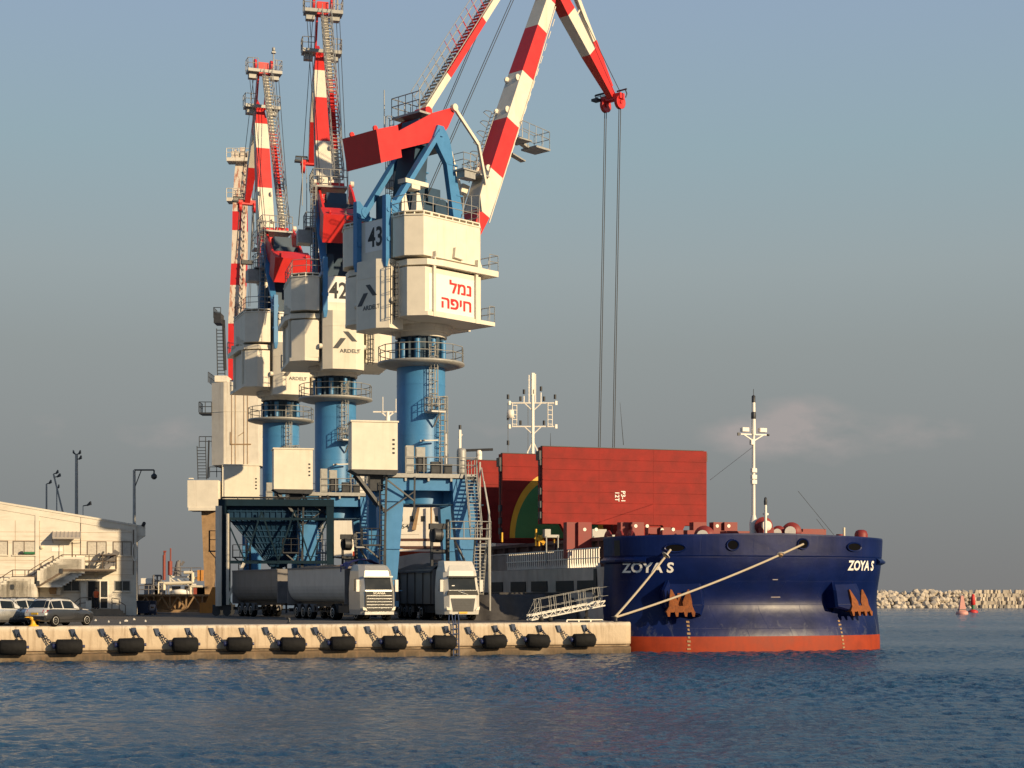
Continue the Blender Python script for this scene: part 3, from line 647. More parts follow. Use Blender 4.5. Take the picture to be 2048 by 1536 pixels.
    b.box(-1.3, 1.3, -1.5, 1.2, 35.4, 36.4); b.box(-.5, .9, -.6, 1.6, 29.95, 32.0); b.cyl((-1.2, 1.0, 31.2), (1.2, 1.0, 31.2), .75, n=20); b.box(-1.2, -.4, .2, 2.2, 31.0, 32.9); b.box(.5, 1.15, -.4, .8, 31.5, 32.6); b.box(-1.25, -.6, -3.2, -1.6, 29.95, 31.8); b.build('hoist_tower', 'dark_blue', root)
    b = B(); b.box(1.0, 1.9, -2.7, -1.9, 32.0, 32.3)
    for y in (-3.1, -1.7): b.loft([[(1.0, y-.4, 29.95), (1.7, y-.4, 29.95), (1.7, y+.4, 29.95), (1.0, y+.4, 29.95)], [(1.1, y-.15, 31.9), (1.5, y-.15, 31.9), (1.5, y+.15, 31.9), (1.1, y+.15, 31.9)]], smooth=False)
    b.box(1.0, 1.8, -3.2, -1.0, 32.35, 32.65); b.build('vent_cowl', 'crane_white', root)
    b = B(); b.box(-2.0, .9, -1.0, 1.5, 37.85, 38.0); b.rail([(.9, -1.0, 38), (-2.0, -1.0, 38), (-2.0, 1.5, 38), (-.4, 1.5, 38)], 1.35, .7, .04); b.box(-2.6, -1.5, -.8, .8, 34.4, 34.5); b.rail([(-1.5, -.8, 34.5), (-2.6, -.8, 34.5), (-2.6, .8, 34.5), (-1.5, .8, 34.5)], 1.2, .7, .035)
    b.ladder((-2.0, -1.0, 30.0), (-2.0, -1.0, 38), (.45, 0, 0), cage=(0, -.5, 0)); b.box(-3.2, -2.0, -.5, .9, 33.2, 34.3); b.cyl((-2.9, -.9, 36.2), (-2.9, -.9, 40.2), .04, n=5); b.cyl((-2.2, 1.9, 33.5), (-2.2, 1.9, 40.0), .035, n=5)
    b.box(1.7, 2.7, 1.6, 3.0, 34.0, 34.1); b.rail([(1.7, 1.6, 34.1), (2.7, 1.6, 34.1), (2.7, 3.0, 34.1)], 1.1, .7, .03); b.box(1.8, 2.6, 1.8, 2.9, 33.5, 34.0); b.rail([(1.2, 2.3, 30.0), (2.6, 3.3, 30.0)], 2.4, .5, .03)
    b.build('service_platform', 'galvanised', root)
    # --- counterweight rocker
    pv = Vector((.45, 36.4)); ro = R(rocker)
    def rot(p): q = Vector(p)-pv; return (pv.x+q.x*math.cos(ro)-q.y*math.sin(ro), pv.y+q.x*math.sin(ro)+q.y*math.cos(ro))
    arm = [rot(p) for p in ((-4.0, 35.6), (-.2, 37.85), (1.5, 38.55), (1.9, 38.3), (1.25, 37.1), (.3, 36.0), (-3.7, 34.5))]
    b = B()
    for sx_ in (-1, 1): b.prism(arm, sx_*1.3, sx_*1.48, 'yz')
    bx_ = [rot(p) for p in ((-5.9, 35.45), (-3.9, 36.15), (-3.5, 34.0), (-5.45, 33.25))]
    b.prism(bx_, -1.75, 1.75, 'yz')
    for y in (-1.2, 1.2): c = rot((-5.5, 35.7)); b.cyl((y-.06, *c), (y+.06, *c), .2, n=12)
    b.prism([rot(p) for p in ((-3.7, 35.0), (-2.2, 35.9), (-2.1, 35.3), (-3.6, 34.5))], -1.2, 1.2, 'yz'); b.build('counterweight', 'crane_red', root)
    tip = rot((1.75, 38.6)); ja = R(luff); jd = Vector((math.cos(ja), math.sin(ja))); jn = Vector((-jd.y, jd.x))   # jn: rear-up side of the jib
    def jp(L, o=0, x=0): p = J0+jd*L+jn*o; return Vector((x, p.x, p.y))
    b = B()
    for sx_ in (-1, 1):
        e0 = Vector((sx_*1.6, *tip)); e2 = jp(2.6, 1.1, sx_*1.3); e1 = e0.lerp(e2, .5)+Vector((0, .85, .3))
        b.beam(e0, e1, .17, .24); b.beam(e1, e2, .17, .24); b.cyl(e0-Vector((.15, 0, 0)), e0+Vector((.15, 0, 0)), .26, n=12)
        b.loft([[jp(.6, .55, sx_*x), jp(3.2, .6, sx_*x), jp(3.0, 1.3, sx_*x), jp(1.6, 1.2, sx_*x)] for x in (1.0, 1.2)], smooth=False)
    b.build('luffing_link', 'crane_white', root)
    # --- jib
    T, Rr = luff_pts(ja); b = B(); stations = [(-.9, 1.5, .7, 1), (.9, 1.62, 1.25, 0), (4.4, 1.6, 1.42, 0), (4.4, 1.6, 1.42, 1), (8.9, 1.55, 1.4, 1), (8.9, 1.55, 1.4, 0), (13.2, 1.45, 1.3, 0), (13.2, 1.45, 1.3, 1), (17.5, 1.35, 1.1, 1), (17.5, 1.35, 1.1, 0), (20.2, 1.3, .95, 0), (20.2, 1.3, .95, 1), (21.7, .8, .7, 1)]
    rg = [[jp(L, -t_/2, -w_/2), jp(L, -t_/2, w_/2), jp(L, t_/2, w_/2), jp(L, t_/2, -w_/2)] for L, w_, t_, c in stations]
    for i in range(len(rg)-1):
        if stations[i][0] < stations[i+1][0]: b.loft(rg[i:i+2], mi=stations[i][3], cap=(i in (0, len(rg)-2)), smooth=False)
    for L in (4.4, 12.5, 9.6):
        for sx_ in (-1, 1): b.cyl(jp(L, .75, sx_*.55-.06), jp(L, .75, sx_*.55+.06), .25, n=10, mi=0)
    jb = b.build('jib', ['crane_white', 'crane_red'], root)
    b = B()
    for k in range(16): b.beam(jp(1+k*1.15, -.74, .82), jp(1.7+k*1.15, -.74, .82), .03, .05)
    b.tube([jp(.5, -.72, .84), jp(12, -.7, .78), jp(20, -.55, .7)], .05)
    b.build('jib_pipe', 'crane_white', jb)
    b = B(); b.ladder(jp(3.2, 1.0, -.55), jp(9.5, 1.0, -.55), (.4, 0, 0)); 
    for k in range(7):
        L = 3.6+k*.9; b.tube([jp(L, 1.0, -.8), jp(L, 1.7, -.85), jp(L, 1.8, -.5), jp(L, 1.6, -.2), jp(L, 1.0, -.3)], .03, 4)
    p = jp(3.6, .8); b.box(-.9, .95, p.y-.9, p.y+.1, p.z-.1, p.z); b.rail([(-.9, p.y+.1, p.z), (-.9, p.y-.9, p.z), (.9, p.y-.9, p.z)], 1.0, .6, .03)
    b.build('jib_ladder', 'galvanised', jb)
    p = jp(8.2, -.7); b = B(); b.box(-.6, 1.0, p.y+.1, p.y+1.5, p.z-.2, p.z-.1); b.box(-.6, 1.0, p.y+2.0, p.y+3.6, p.z-.5, p.z-.35); b.beam((0, p.y+1.2, p.z-.1), (0, p.y+2.2, p.z-.4), .4, .2); b.rail([(-.6, p.y+.2, p.z-.1), (-.6, p.y+1.5, p.z-.1), (-.6, p.y+3.5, p.z-.35), (1.0, p.y+3.5, p.z-.35), (1.0, p.y+.4, p.z-.1)], 1.3, .8, .03); b.beam((0, p.y+.2, p.z-1.2), (0, p.y+1.6, p.z-1.5), .5, .1); b.build('jib_platform', 'galvanised', jb)
    # --- strut with walkway
    def sv(k, x=0): p = S0.lerp(Rr, k); return Vector((x, p.x, p.y))
    b = B(); st = [(0, .2, 0), (.20, .2, 0), (.52, .2, 1), (1, .2, 0)]
    for i in range(3): b.beam(sv(st[i][0], .2), sv(st[i+1][0], .2), .48, .5, mi=(0, 1, 0)[i], up=(1, 0, 0))
    b.cyl((-.5, S0.x, S0.y), (.7, S0.x, S0.y), .32, n=14, mi=1)
    stt = b.build('strut', ['crane_white', 'crane_red'], root)
    sdir = (Rr-S0).normalized(); sn = Vector((-sdir.y, sdir.x)); o = Vector((0, sn.x, sn.y))
    b = B()
    n = 46
    for i in range(n):
        k = .02+.96*i/n; p = sv(k, .2)+o*.45; b.beam(p+Vector((-.38, 0, 0)), p+Vector((.38, 0, 0)), .22, .05, mi=1 if .30 < k < .60 else 0)
    for i in range(20):
        k = .02+.96*i/20; p = sv(k, .2)+o*.45
        for q in (-.4, .4): b.cyl(p+Vector((q, 0, 0)), p+Vector((q, 0, 0))+o*.9+Vector((0, 0, .2)), .03, n=4, mi=1 if .30 < k < .60 else 0)
    for q in (-.4, .4):
        b.cyl(sv(.02, .2+q)+o*.45, sv(.98, .2+q)+o*.45, .05, n=4)
        for hh in (.5, .95): b.cyl(sv(.02, .2+q)+o*(.45+hh)+Vector((0, 0, .2)), sv(.98, .2+q)+o*(.45+hh)+Vector((0, 0, .2)), .03, n=4)
    b.build('walkway', ['galvanised', 'crane_red'], stt)
    # --- fly jib
    fa = math.atan2(T.y-Rr.y, T.x-Rr.x)+BEND+R(kick); fd_ = Vector((math.cos(fa), math.sin(fa))); fn = Vector((-fd_.y, fd_.x))
    def fp_(L, o=0, x=0): p = T+fd_*L+fn*o; return Vector((x, p.x, p.y))
    b = B(); st = [(-.3, .9, .8), (2.6, .95, 1.1), (6.2, .9, .95), (10.6, .5, .5)]
    for i in range(3):
        L0_, w0, t0 = st[i]; L1_, w1_, t1 = st[i+1]
        b.loft([[fp_(L, t_*.5, -w_/2), fp_(L, t_*.5, w_/2), fp_(L, -t_*.5, w_/2), fp_(L, -t_*.5, -w_/2)] for L, w_, t_ in ((L0_, w0, t0), (L1_, w1_, t1))], mi=(1, 0, 1)[i], cap=i in (0, 2), smooth=False)
    b.beam(fp_(.2, 2.3), fp_(5.9, 1.15), .38, .38, mi=0); b.beam(fp_(5.9, 1.15), fp_(9.6, .3), .42, .5, mi=1); b.beam(fp_(0, 0), fp_(.2, 2.3), .3, .3, mi=1); b.beam(fp_(3.4, .4), fp_(3.2, 1.7), .12, .12, mi=0)
    b.loft([[fp_(-.2, .4, x), fp_(-.2, -.5, x), Vector((x, Rr.x-.2, Rr.y-.3)), Vector((x, Rr.x+.3, Rr.y+.4))] for x in (-.55, -.4)], mi=1, smooth=False); b.loft([[fp_(-.2, .4, x), fp_(-.2, -.5, x), Vector((x, Rr.x-.2, Rr.y-.3)), Vector((x, Rr.x+.3, Rr.y+.4))] for x in (.4, .55)], mi=1, smooth=False)
    hd = fp_(LFLY-.3); b.box(-1.0, 1.0, hd.y-.3, hd.y+.3, hd.z-.2, hd.z+.25, mi=1)
    fl = b.build('fly_jib', ['crane_white', 'crane_red'], root)
    for x in (-.75, .75):
        b = B(); c = (x, hd.y, hd.z-.45); b.lathe([(0, -.10), (.5, -.12), (.56, -.14), (.50, -.04), (.50, .04), (.56, .14), (.5, .12), (0, .10)], c, 22, axis='x'); b.cyl((x-.2, hd.y, hd.z-.45), (x+.2, hd.y, hd.z-.45), .14, n=8); b.build('sheave', 'crane_red', fl)
    b = B(); b.box(-1.5, -.4, hd.y-.5, hd.y-.4, hd.z+.35, hd.z+.45); b.box(-1.6, -1.0, hd.y-.8, hd.y-.2, hd.z-.1, hd.z+.1); b.rail([(-1.5, hd.y-.4, hd.z+.0), (-.4, hd.y-.4, hd.z)], .5, .5, .03); b.box(.5, 1.5, hd.y-.1, hd.y, hd.z+.4, hd.z+.5); b.tube([(1.3, hd.y, hd.z+.5), (1.4, hd.y+.1, hd.z+.1), (1.35, hd.y, hd.z-.2)], .05); b.build('sheave_guard', 'dark_steel', fl)
    # --- jib head platforms
    for P_, wd in ((Vector((T.x-.9, T.y-.3)), 1.75), (Vector((Rr.x-.4, Rr.y-.2)), 1.7)):
        b = B(); b.box(-wd, -.55, P_.x-.6, P_.x+.6, P_.y, P_.y+.25); b.box(.6, wd, P_.x-.6, P_.x+.6, P_.y, P_.y+.25); b.box(-wd, wd, P_.x-.75, P_.x-.6, P_.y, P_.y+.3)
        b.rail([(-wd, P_.x+.6, P_.y+.25), (-wd, P_.x-.6, P_.y+.25), (-.7, P_.x-.7, P_.y+.25)], 1.1, .6, .035); b.rail([(wd, P_.x+.6, P_.y+.25), (wd, P_.x-.6, P_.y+.25), (.8, P_.x-.7, P_.y+.25)], 1.1, .6, .035)
        b.box(-wd*.9, -wd*.45, P_.x-.3, P_.x+.4, P_.y-.55, P_.y); b.box(wd*.4, wd*.85, P_.x-.3, P_.x+.4, P_.y-.5, P_.y)
        b.build('head_platform', 'galvanised', root)
    b = B()
    for x in (-.8, .8): b.cyl((x-.1, Rr.x, Rr.y+.8), (x+.1, Rr.x, Rr.y+.8), .55, n=14)
    b.box(-.5, .5, Rr.x-.4, Rr.x+.3, Rr.y-.2, Rr.y+1.0); b.build('head_sheave', 'crane_red', root)
    b = B(); b.tube([(1.1, Rr.x+.2, Rr.y+.2), (1.1, Rr.x+.2, Rr.y+2.6)], .07); b.tube([(1.35, Rr.x+.2, Rr.y+.2), (1.35, Rr.x+.2, Rr.y+1.6)], .06); b.box(.9, 1.3, Rr.x, Rr.x+.4, Rr.y+2.2, Rr.y+2.35); b.lathe([(0, 0), (.16, .02), (.16, .4), (0, .5)], (1.1, Rr.x+.2, Rr.y+2.35), 10); b.build('beacon', 'galvanised', root)
    # --- ropes
    b = B()
    for x in (-1.45, -1.2, 1.2, 1.5): b.cyl((x*.8, -.6, 31.8), (x, Rr.x, Rr.y+.6), .03, n=5)
    for x in (-.75, .75): b.cyl((x, Rr.x, Rr.y+1.3), (x, hd.y+.3, hd.z+.1), .03, n=5)
    b.build('luffing_rope', 'dark_steel', root)
    b = B(); zb = 7.2 if sign else hd.z-6
    for x in (-.75, .75):
        for k in (-.09, .12): b.cyl((x, hd.y+k, hd.z-.5), (x-.5, hd.y+k-.45, zb), .036, n=5)
    if not sign: b.box(-.6, .6, hd.y-.3, hd.y+.3, zb-.4, zb)
    b.build('hoist_rope', 'dark_steel', root)
    return root
make_crane((-6.5, 117.9, QZ), -43, 66.7, 0, 'nearest blue and white harbour crane, number 43, its jib reaching over the ship', '43', True)
make_crane((-14.9, 139.3, QZ), 14, 77.5, 9, 'harbour crane numbered 42 with red striped jib raised almost upright', '42', False, 10, -.38)
make_crane((-21.9, 156.4, QZ), 20, 77.5, 9, 'harbour crane standing behind crane 42, its striped jib leaning left over the hopper', '41', False, 12)

# ------------------------------------------------------------------ older crane at the far left of the row
def old_crane():
    d = 268; s = F0/d; c = W(470, 1186, d)
    root = thing('old_harbour_crane', (c.x, c.y, QZ), 0, 'old rust streaked white crane with tall house on tan legs, farthest in the row', 'crane')
    def X(px): return (px-470)/s
    def Z(py): return (HY-py)/s+HC-QZ
    b = MB()
    b.prism([(X(432), -2.5), (X(458), -3.3), (X(526), -3.3), (X(530), 2), (X(436), 2.4)], Z(934), Z(772)); b.prism([(X(432)-.04, -2.52), (X(458), -3.34), (X(526)+.03, -3.34), (X(530), 1.9), (X(436), 2.3)], Z(830), Z(829)); b.box(X(436), X(460), -2, 1, Z(768), Z(756))
    hs = b.build('machinery_house', 'old_white', root)
    b = MB()
    for px in (474, 481, 498, 505): b.box(X(px)-.03, X(px)+.03, -3.34, -3.3, Z(934), Z(790))
    b.box(X(471), X(512), -3.36, -3.3, Z(895), Z(893)); b.box(X(471), X(472), -3.36, -3.3, Z(895), Z(870)); b.beam((X(487), -3.34, Z(878)), (X(497), -3.34, Z(871)), .05, .05); b.build('rust_trace', 'rust_pale', hs)
    b = MB(); b.box(X(394), X(453), -5.2, -2.6, Z(1020), Z(967)); b.box(X(396), X(450), -5.3, -2.5, Z(1026), Z(1020)); b.box(X(392), X(400), -4, -3.5, Z(963), Z(961)); b.build('operator_cabin', 'old_white', root)
    b = MB(); b.box(X(457), X(524), -3.9, -1.4, Z(1002), Z(936)); b.build('electrical_cabin', 'crane_white', root)
    b = MB(); b.loft([[(X(418), -4.4, Z(1026)), (X(448), -4.4, Z(1026)), (X(448), -3.0, Z(1026)), (X(418), -3.0, Z(1026))], [(X(424), -4.2, Z(1180)), (X(440), -4.2, Z(1180)), (X(440), -3.2, Z(1180)), (X(424), -3.2, Z(1180))], [(X(426), -4.2, 0), (X(444), -4.2, 0), (X(444), -3.2, 0), (X(426), -3.2, 0)]], smooth=False); b.build('portal_leg', 'rust_pale', root)
    for x0 in (530, 420):
        b = MB(); b.loft([[(X(x0), 3, Z(1020)), (X(x0)+1.4, 3, Z(1020)), (X(x0)+1.4, 4, Z(1020)), (X(x0), 4, Z(1020))], [(X(x0)+.3, 3, 0), (X(x0)+1, 3, 0), (X(x0)+1, 4, 0), (X(x0)+.3, 4, 0)]], smooth=False); b.build('portal_leg', 'dark_blue', root)
    b = MB(); b.box(X(420), X(560), -4.2, 4, Z(1020), Z(1003)); b.cyl((0, 0, Z(1003)), (0, 0, Z(934)), 1.5, n=20); b.build('portal_frame', 'dark_blue', root)
    b = MB(); b.box(X(436), X(446), -5.4, -2.2, 0, Z(1195)); b.box(X(434), X(447), -5.4, -4.9, .2, 1.6); b.build('bogie', 'orange', root)
    b = MB(); b.box(X(407), X(432), -2.6, -.6, Z(833), Z(830)); b.rail([(X(432), -2.6, Z(830)), (X(407), -2.6, Z(830)), (X(407), -.6, Z(830))], 1.1, .7, .04)
    b.rail([(X(424), -2.2, Z(770)), (X(424), 1.8, Z(770)), (X(450), 1.8, Z(770))], 1.1, .7, .04); b.rail([(X(407), -2.4, Z(898)), (X(432), -2.4, Z(898))], 1.1, .6, .04)
    b.ladder((X(413), -2.4, Z(962)), (X(411), -2.4, Z(896)), (.9, 0, 0), .3, .035); b.beam((X(424), -2.4, Z(960)), (X(426), -2.4, Z(885)), .15, .15); b.rail([(X(428), -2.6, Z(958)), (X(456), -2.6, Z(958))], 1.1, .7, .04)
    b.ladder((X(446), -1.0, Z(760)), (X(444), -1.0, Z(660)), (.8, 0, 0), .35, .04); b.box(X(432), X(446), -1.4, .6, Z(650), Z(630)); b.rail([(X(446), -1.4, Z(640)), (X(432), -1.4, Z(640)), (X(432), .6, Z(640))], 1.1, .7, .04); b.beam((X(450), 0, Z(740)), (X(447), 0, Z(640)), .3, .3); b.build('service_platform', 'dark_steel', root)
    # jib, worn white with red remains
    b = MB()
    pts = [(466, 756, 1.5, 1), (464, 690, 1.5, 1), (464, 640, 1.6, 0), (466, 560, 1.6, 1), (467, 515, 1.6, 0), (467, 445, 1.55, 1), (466, 405, 1.5, 0), (466, 330, 1.3, 0), (468, 282, 1.1, 0)]
    for i in range(len(pts)-1):
        (p0, y0, w0, m0), (p1, y1, w1_, m1) = pts[i], pts[i+1]
        b.loft([[(X(p)-w_/2, dd-.6, Z(y)), (X(p)+w_/2, dd-.6, Z(y)), (X(p)+w_/2, dd+.6, Z(y)), (X(p)-w_/2, dd+.6, Z(y))] for p, y, w_, dd in ((p0, y0, w0, 2+(756-y0)*.0075), (p1, y1, w1_, 2+(756-y1)*.0075))], mi=m0, cap=i in (0, 7), smooth=False)
    jb = b.build('jib', ['rusty_white', 'crane_red'], root)
    b = MB()
    for k in range(18): y = 640-k*20; b.beam((X(474), 1.8+k*.18, Z(y)), (X(480), 1.8+k*.18, Z(y-20)), .12, .12); b.beam((X(480), 1.8+k*.18, Z(y)), (X(474), 1.8+k*.18, Z(y-20)), .12, .12)
    for px in (473, 481): b.beam((X(px), 1.8, Z(640)), (X(px), 5, Z(290)), .16, .16)
    b.build('lattice_strut', 'rusty_white', root)
    for y, x0 in ((302, 440), (384, 440)):
        b = MB(); b.box(X(x0), X(490), 4, 5.6, Z(y), Z(y-7)); b.rail([(X(x0), 4, Z(y-7)), (X(490), 4, Z(y-7))], 1.0, .7, .04); b.build('head_platform', 'old_white', root)
    b = MB()
    for px in (456, 488): b.cyl((X(px)-.12, 5, Z(285)), (X(px)+.12, 5, Z(285)), .6, n=14); b.box(X(px)-.4, X(px)+.4, 4.4, 5.4, Z(300), Z(280))
    b.box(X(466), X(476), 4.5, 5, Z(300), Z(272)); b.build('head_sheave', 'rusty_white', root)
    b = MB()
    for px, q in ((453, 458), (456, 460), (485, 494), (488, 498)): b.cyl((X(px), 4, Z(600)), (X(q), 5, Z(290)), .03, n=5)
    b.build('luffing_rope', 'dark_steel', root)
old_crane()
# ------------------------------------------------------------------ bulk carrier, bow on
SO = Vector((17.28, 107.25, 0)); SROT = R(18.5); HB = 9.9
SM = Matrix.Translation(SO) @ Matrix.Rotation(SROT, 4, 'Z'); SMI = SM.inverted()
ship = thing('cargo_ship', SO, SROT, 'dark blue cargo ship with red hatch covers raised open, bow towards the viewer', 'ship')
def loc(px, py, d): return SMI @ W(px, py, d)
def itp(z, tb):
    if z <= tb[0][0]: return tb[0][1]
    for (a, p), (c, q) in zip(tb[:-1], tb[1:]):
        if z <= c: k = (z-a)/(c-a); k = k*k*(3-2*k); return p+(q-p)*k
    return tb[-1][1]
BM = [(-2, HB-.15), (1.2, HB-.1), (4, HB-.08), (6.2, HB), (7.6, HB+.05)]
def hull(ph, z, off=0):                             # ph: -1..1 across the rounded bow, beyond that along the straight sides (metres past)
    fl_ = math.exp(-((z-3.3)/1.75)**2); b_, L_, t0 = itp(z, BM), 4.75+.55*fl_, .12+.85*fl_; n = 2.4
    def raw(p):
        s_ = 1 if p >= 0 else -1; a = abs(p)
        if a > 1: return Vector((s_*b_, L_+(a-1), z))
        th = a*math.pi/2; return Vector((s_*b_*math.sin(th)**(2/n), t0*(1-math.sin(th)**4)+L_*(1-math.cos(th)**(2/n)), z))
    p = raw(ph)
    if off:
        e = .004; tq = raw(ph+e)-raw(ph-e); nn = Vector((tq.y, -tq.x, 0)).normalized()   # outward
        if nn.y > 0 and abs(ph) < 1: nn = -nn
        if abs(ph) >= 1: nn = Vector((1 if ph > 0 else -1, 0, 0))
        p = p+nn*off
    return p
def px_of(p): q = SM @ p; return CX+F*q.x/q.y, HY-F*(q.z-HC)/q.y
def find(px, z):
    a, b_ = -4.0, 1.0
    for _ in range(50):
        m_ = (a+b_)/2
        if px_of(hull(m_, z))[0] < px: a = m_
        else: b_ = m_
    return (a+b_)/2
def zfind(px, py):
    z = 5.0
    for _ in range(6): p = hull(find(px, z), z); q = SM @ p; z = HC-(py-HY)*q.y/F
    return find(px, z), z
def arc(ph0, dist, z):                              # walk along the hull skin at height z
    st = .0006*(1 if dist >= 0 else -1); p = ph0; acc = 0; pr = hull(p, z)
    while acc < abs(dist):
        p += st*(8 if abs(p) > 1 else 1); q = hull(p, z); acc += (q-pr).length; pr = q
    return p
phs = [-1-x for x in (48, 30, 20, 10, 4, 1.6, .8)] + [-1+2*i/64 for i in range(65)] + [1+x for x in (.8, 1.6, 4, 10, 20, 30, 48)]
zs = [-1.2, -.3, .5, 1.04, 1.05, 1.3, 1.6, 1.9, 2.2, 2.5, 2.8, 3.1, 3.4, 3.7, 4.0, 4.3, 4.6, 4.85, 5.1, 5.35, 5.6, 5.85, 6.05, 6.2]
FC = .8                                            # forecastle reaches this far back along the sides
mb = MB(); n = len(phs)
vs = [hull(p, z) for z in zs for p in phs]
for i in range(len(zs)-1):
    z = (zs[i]+zs[i+1])/2
    for j in range(n-1):
        back = abs(phs[j]) > 1+FC-.1 and abs(phs[j+1]) >= 1+FC-.1
        if back and z > 5.6: continue
        mi = 1 if z < 1.05 else (2 if back else 0)
        mb.f.append([i*n+j, i*n+j+1, (i+1)*n+j+1, (i+1)*n+j]); mb.m.append(mi); mb.sm.append(True)
mb.v = vs
mb.add([(-HB, 5.5+FC, 5.5), (HB, 5.5+FC, 5.5), (HB, 53, 5.5), (-HB, 53, 5.5)], [(0, 1, 2, 3)], 2)
hl = mb.build('hull', ['hull_navy', 'antifouling', 'hull_grey'], ship)
# bulwark with thickness and deck of the forecastle
mb = MB(); ph2 = [p for p in phs if abs(p) <= 1+FC+.01]
def bz(p): return 7.55+.22*(1-min(1, abs(p)))**2
mb.loft([[hull(p, 6.2, .0), hull(p, 6.3, .03), hull(p, bz(p)-.1, .03), hull(p, bz(p), .0), hull(p, bz(p), -.18), hull(p, 6.3, -.18)] for p in ph2], cap=True, smooth=False)
bw = mb.build('bulwark', 'hull_navy', ship)
mb = MB(); mb.add([hull(p, 6.3, -.1) for p in ph2], [list(range(len(ph2)))]); mb.add([hull(ph2[0], 6.3), hull(ph2[-1], 6.3), hull(ph2[-1], 5.5), hull(ph2[0], 5.5)], [(0, 1, 2, 3)]); mb.build('forecastle_deck', 'deck_red', ship)
mb = MB()
for a, b_ in ((-1-FC, -.62), (.62, 1+FC)):
    rr = []
    for i in range(15):
        p = a+(b_-a)*i/14; rr.append([hull(p, 6.22, 0), hull(p, 6.0, .28), hull(p, 5.88, .28), hull(p, 5.75, 0)])
    mb.loft(rr, smooth=False)
mb.build('rubbing_strake', 'hull_navy', ship)
def skin(ph0, z0, a, h_, off=.02): return hull(arc(ph0, a, z0+h_), z0+h_, off)
# name, both bows
for px, py, sxx in ((1294, 1135, 1.12), (1724, 1131, .86)):
    p0, z0 = zfind(px, py); mb = MB(); cache = {}
    def place(a, c):
        k = round(a, 2)
        if k not in cache: cache[k] = arc(p0, a, z0)
        return hull(cache[k], z0+c-.31, .035)
    mb.text('ZOYA S', None, None, None, .62, sxx, .03, place=place); mb.build('ship_name', 'sign_white', ship)
# fairleads
def fairlead(px, py, w_, h_, name):
    p0, z0 = zfind(px, py); c = hull(p0, z0, .035); a0, a1 = hull(p0-.01, z0, 0), hull(p0+.01, z0, 0); tg = (a1-a0).normalized(); nn = Vector((tg.y, -tg.x, 0))
    def ring(rw, rh, o): return [c+tg*rw*math.cos(a)+Vector((0, 0, rh*math.sin(a)))+nn*o for a in [2*math.pi*i/20 for i in range(20)]]
    b = MB(); b.loft([ring(w_+.10, h_+.10, 0), ring(w_+.07, h_+.07, .09), ring(w_, h_, .06), ring(w_*.92, h_*.92, -.03)], cap=False); o = b.build(name, 'hull_navy', ship)
    b = MB(); b.add(ring(w_*.97, h_*.97, .03), [list(range(20))]); 
    b.build('opening_shade', 'deep_black', o); return c+nn*.1  # near-black disc paints in the shade inside the hole
fl2 = fairlead(1465, 1090, .36, .30, 'fairlead'); fl3 = fairlead(1605, 1088, .36, .30, 'fairlead'); fl1 = fairlead(1350, 1096, .62, .22, 'fairlead'); fairlead(1707, 1094, .60, .24, 'fairlead')
for px, py in ((1235, 1096),):
    p0, z0 = zfind(px, py); b = MB(); b.add([skin(p0, z0, a, h_, .045) for a, h_ in ((-.28, -.5), (.28, -.5), (.28, .5), (-.28, .5))], [(0, 1, 2, 3)]); b.build('freeing_port', 'black', ship)
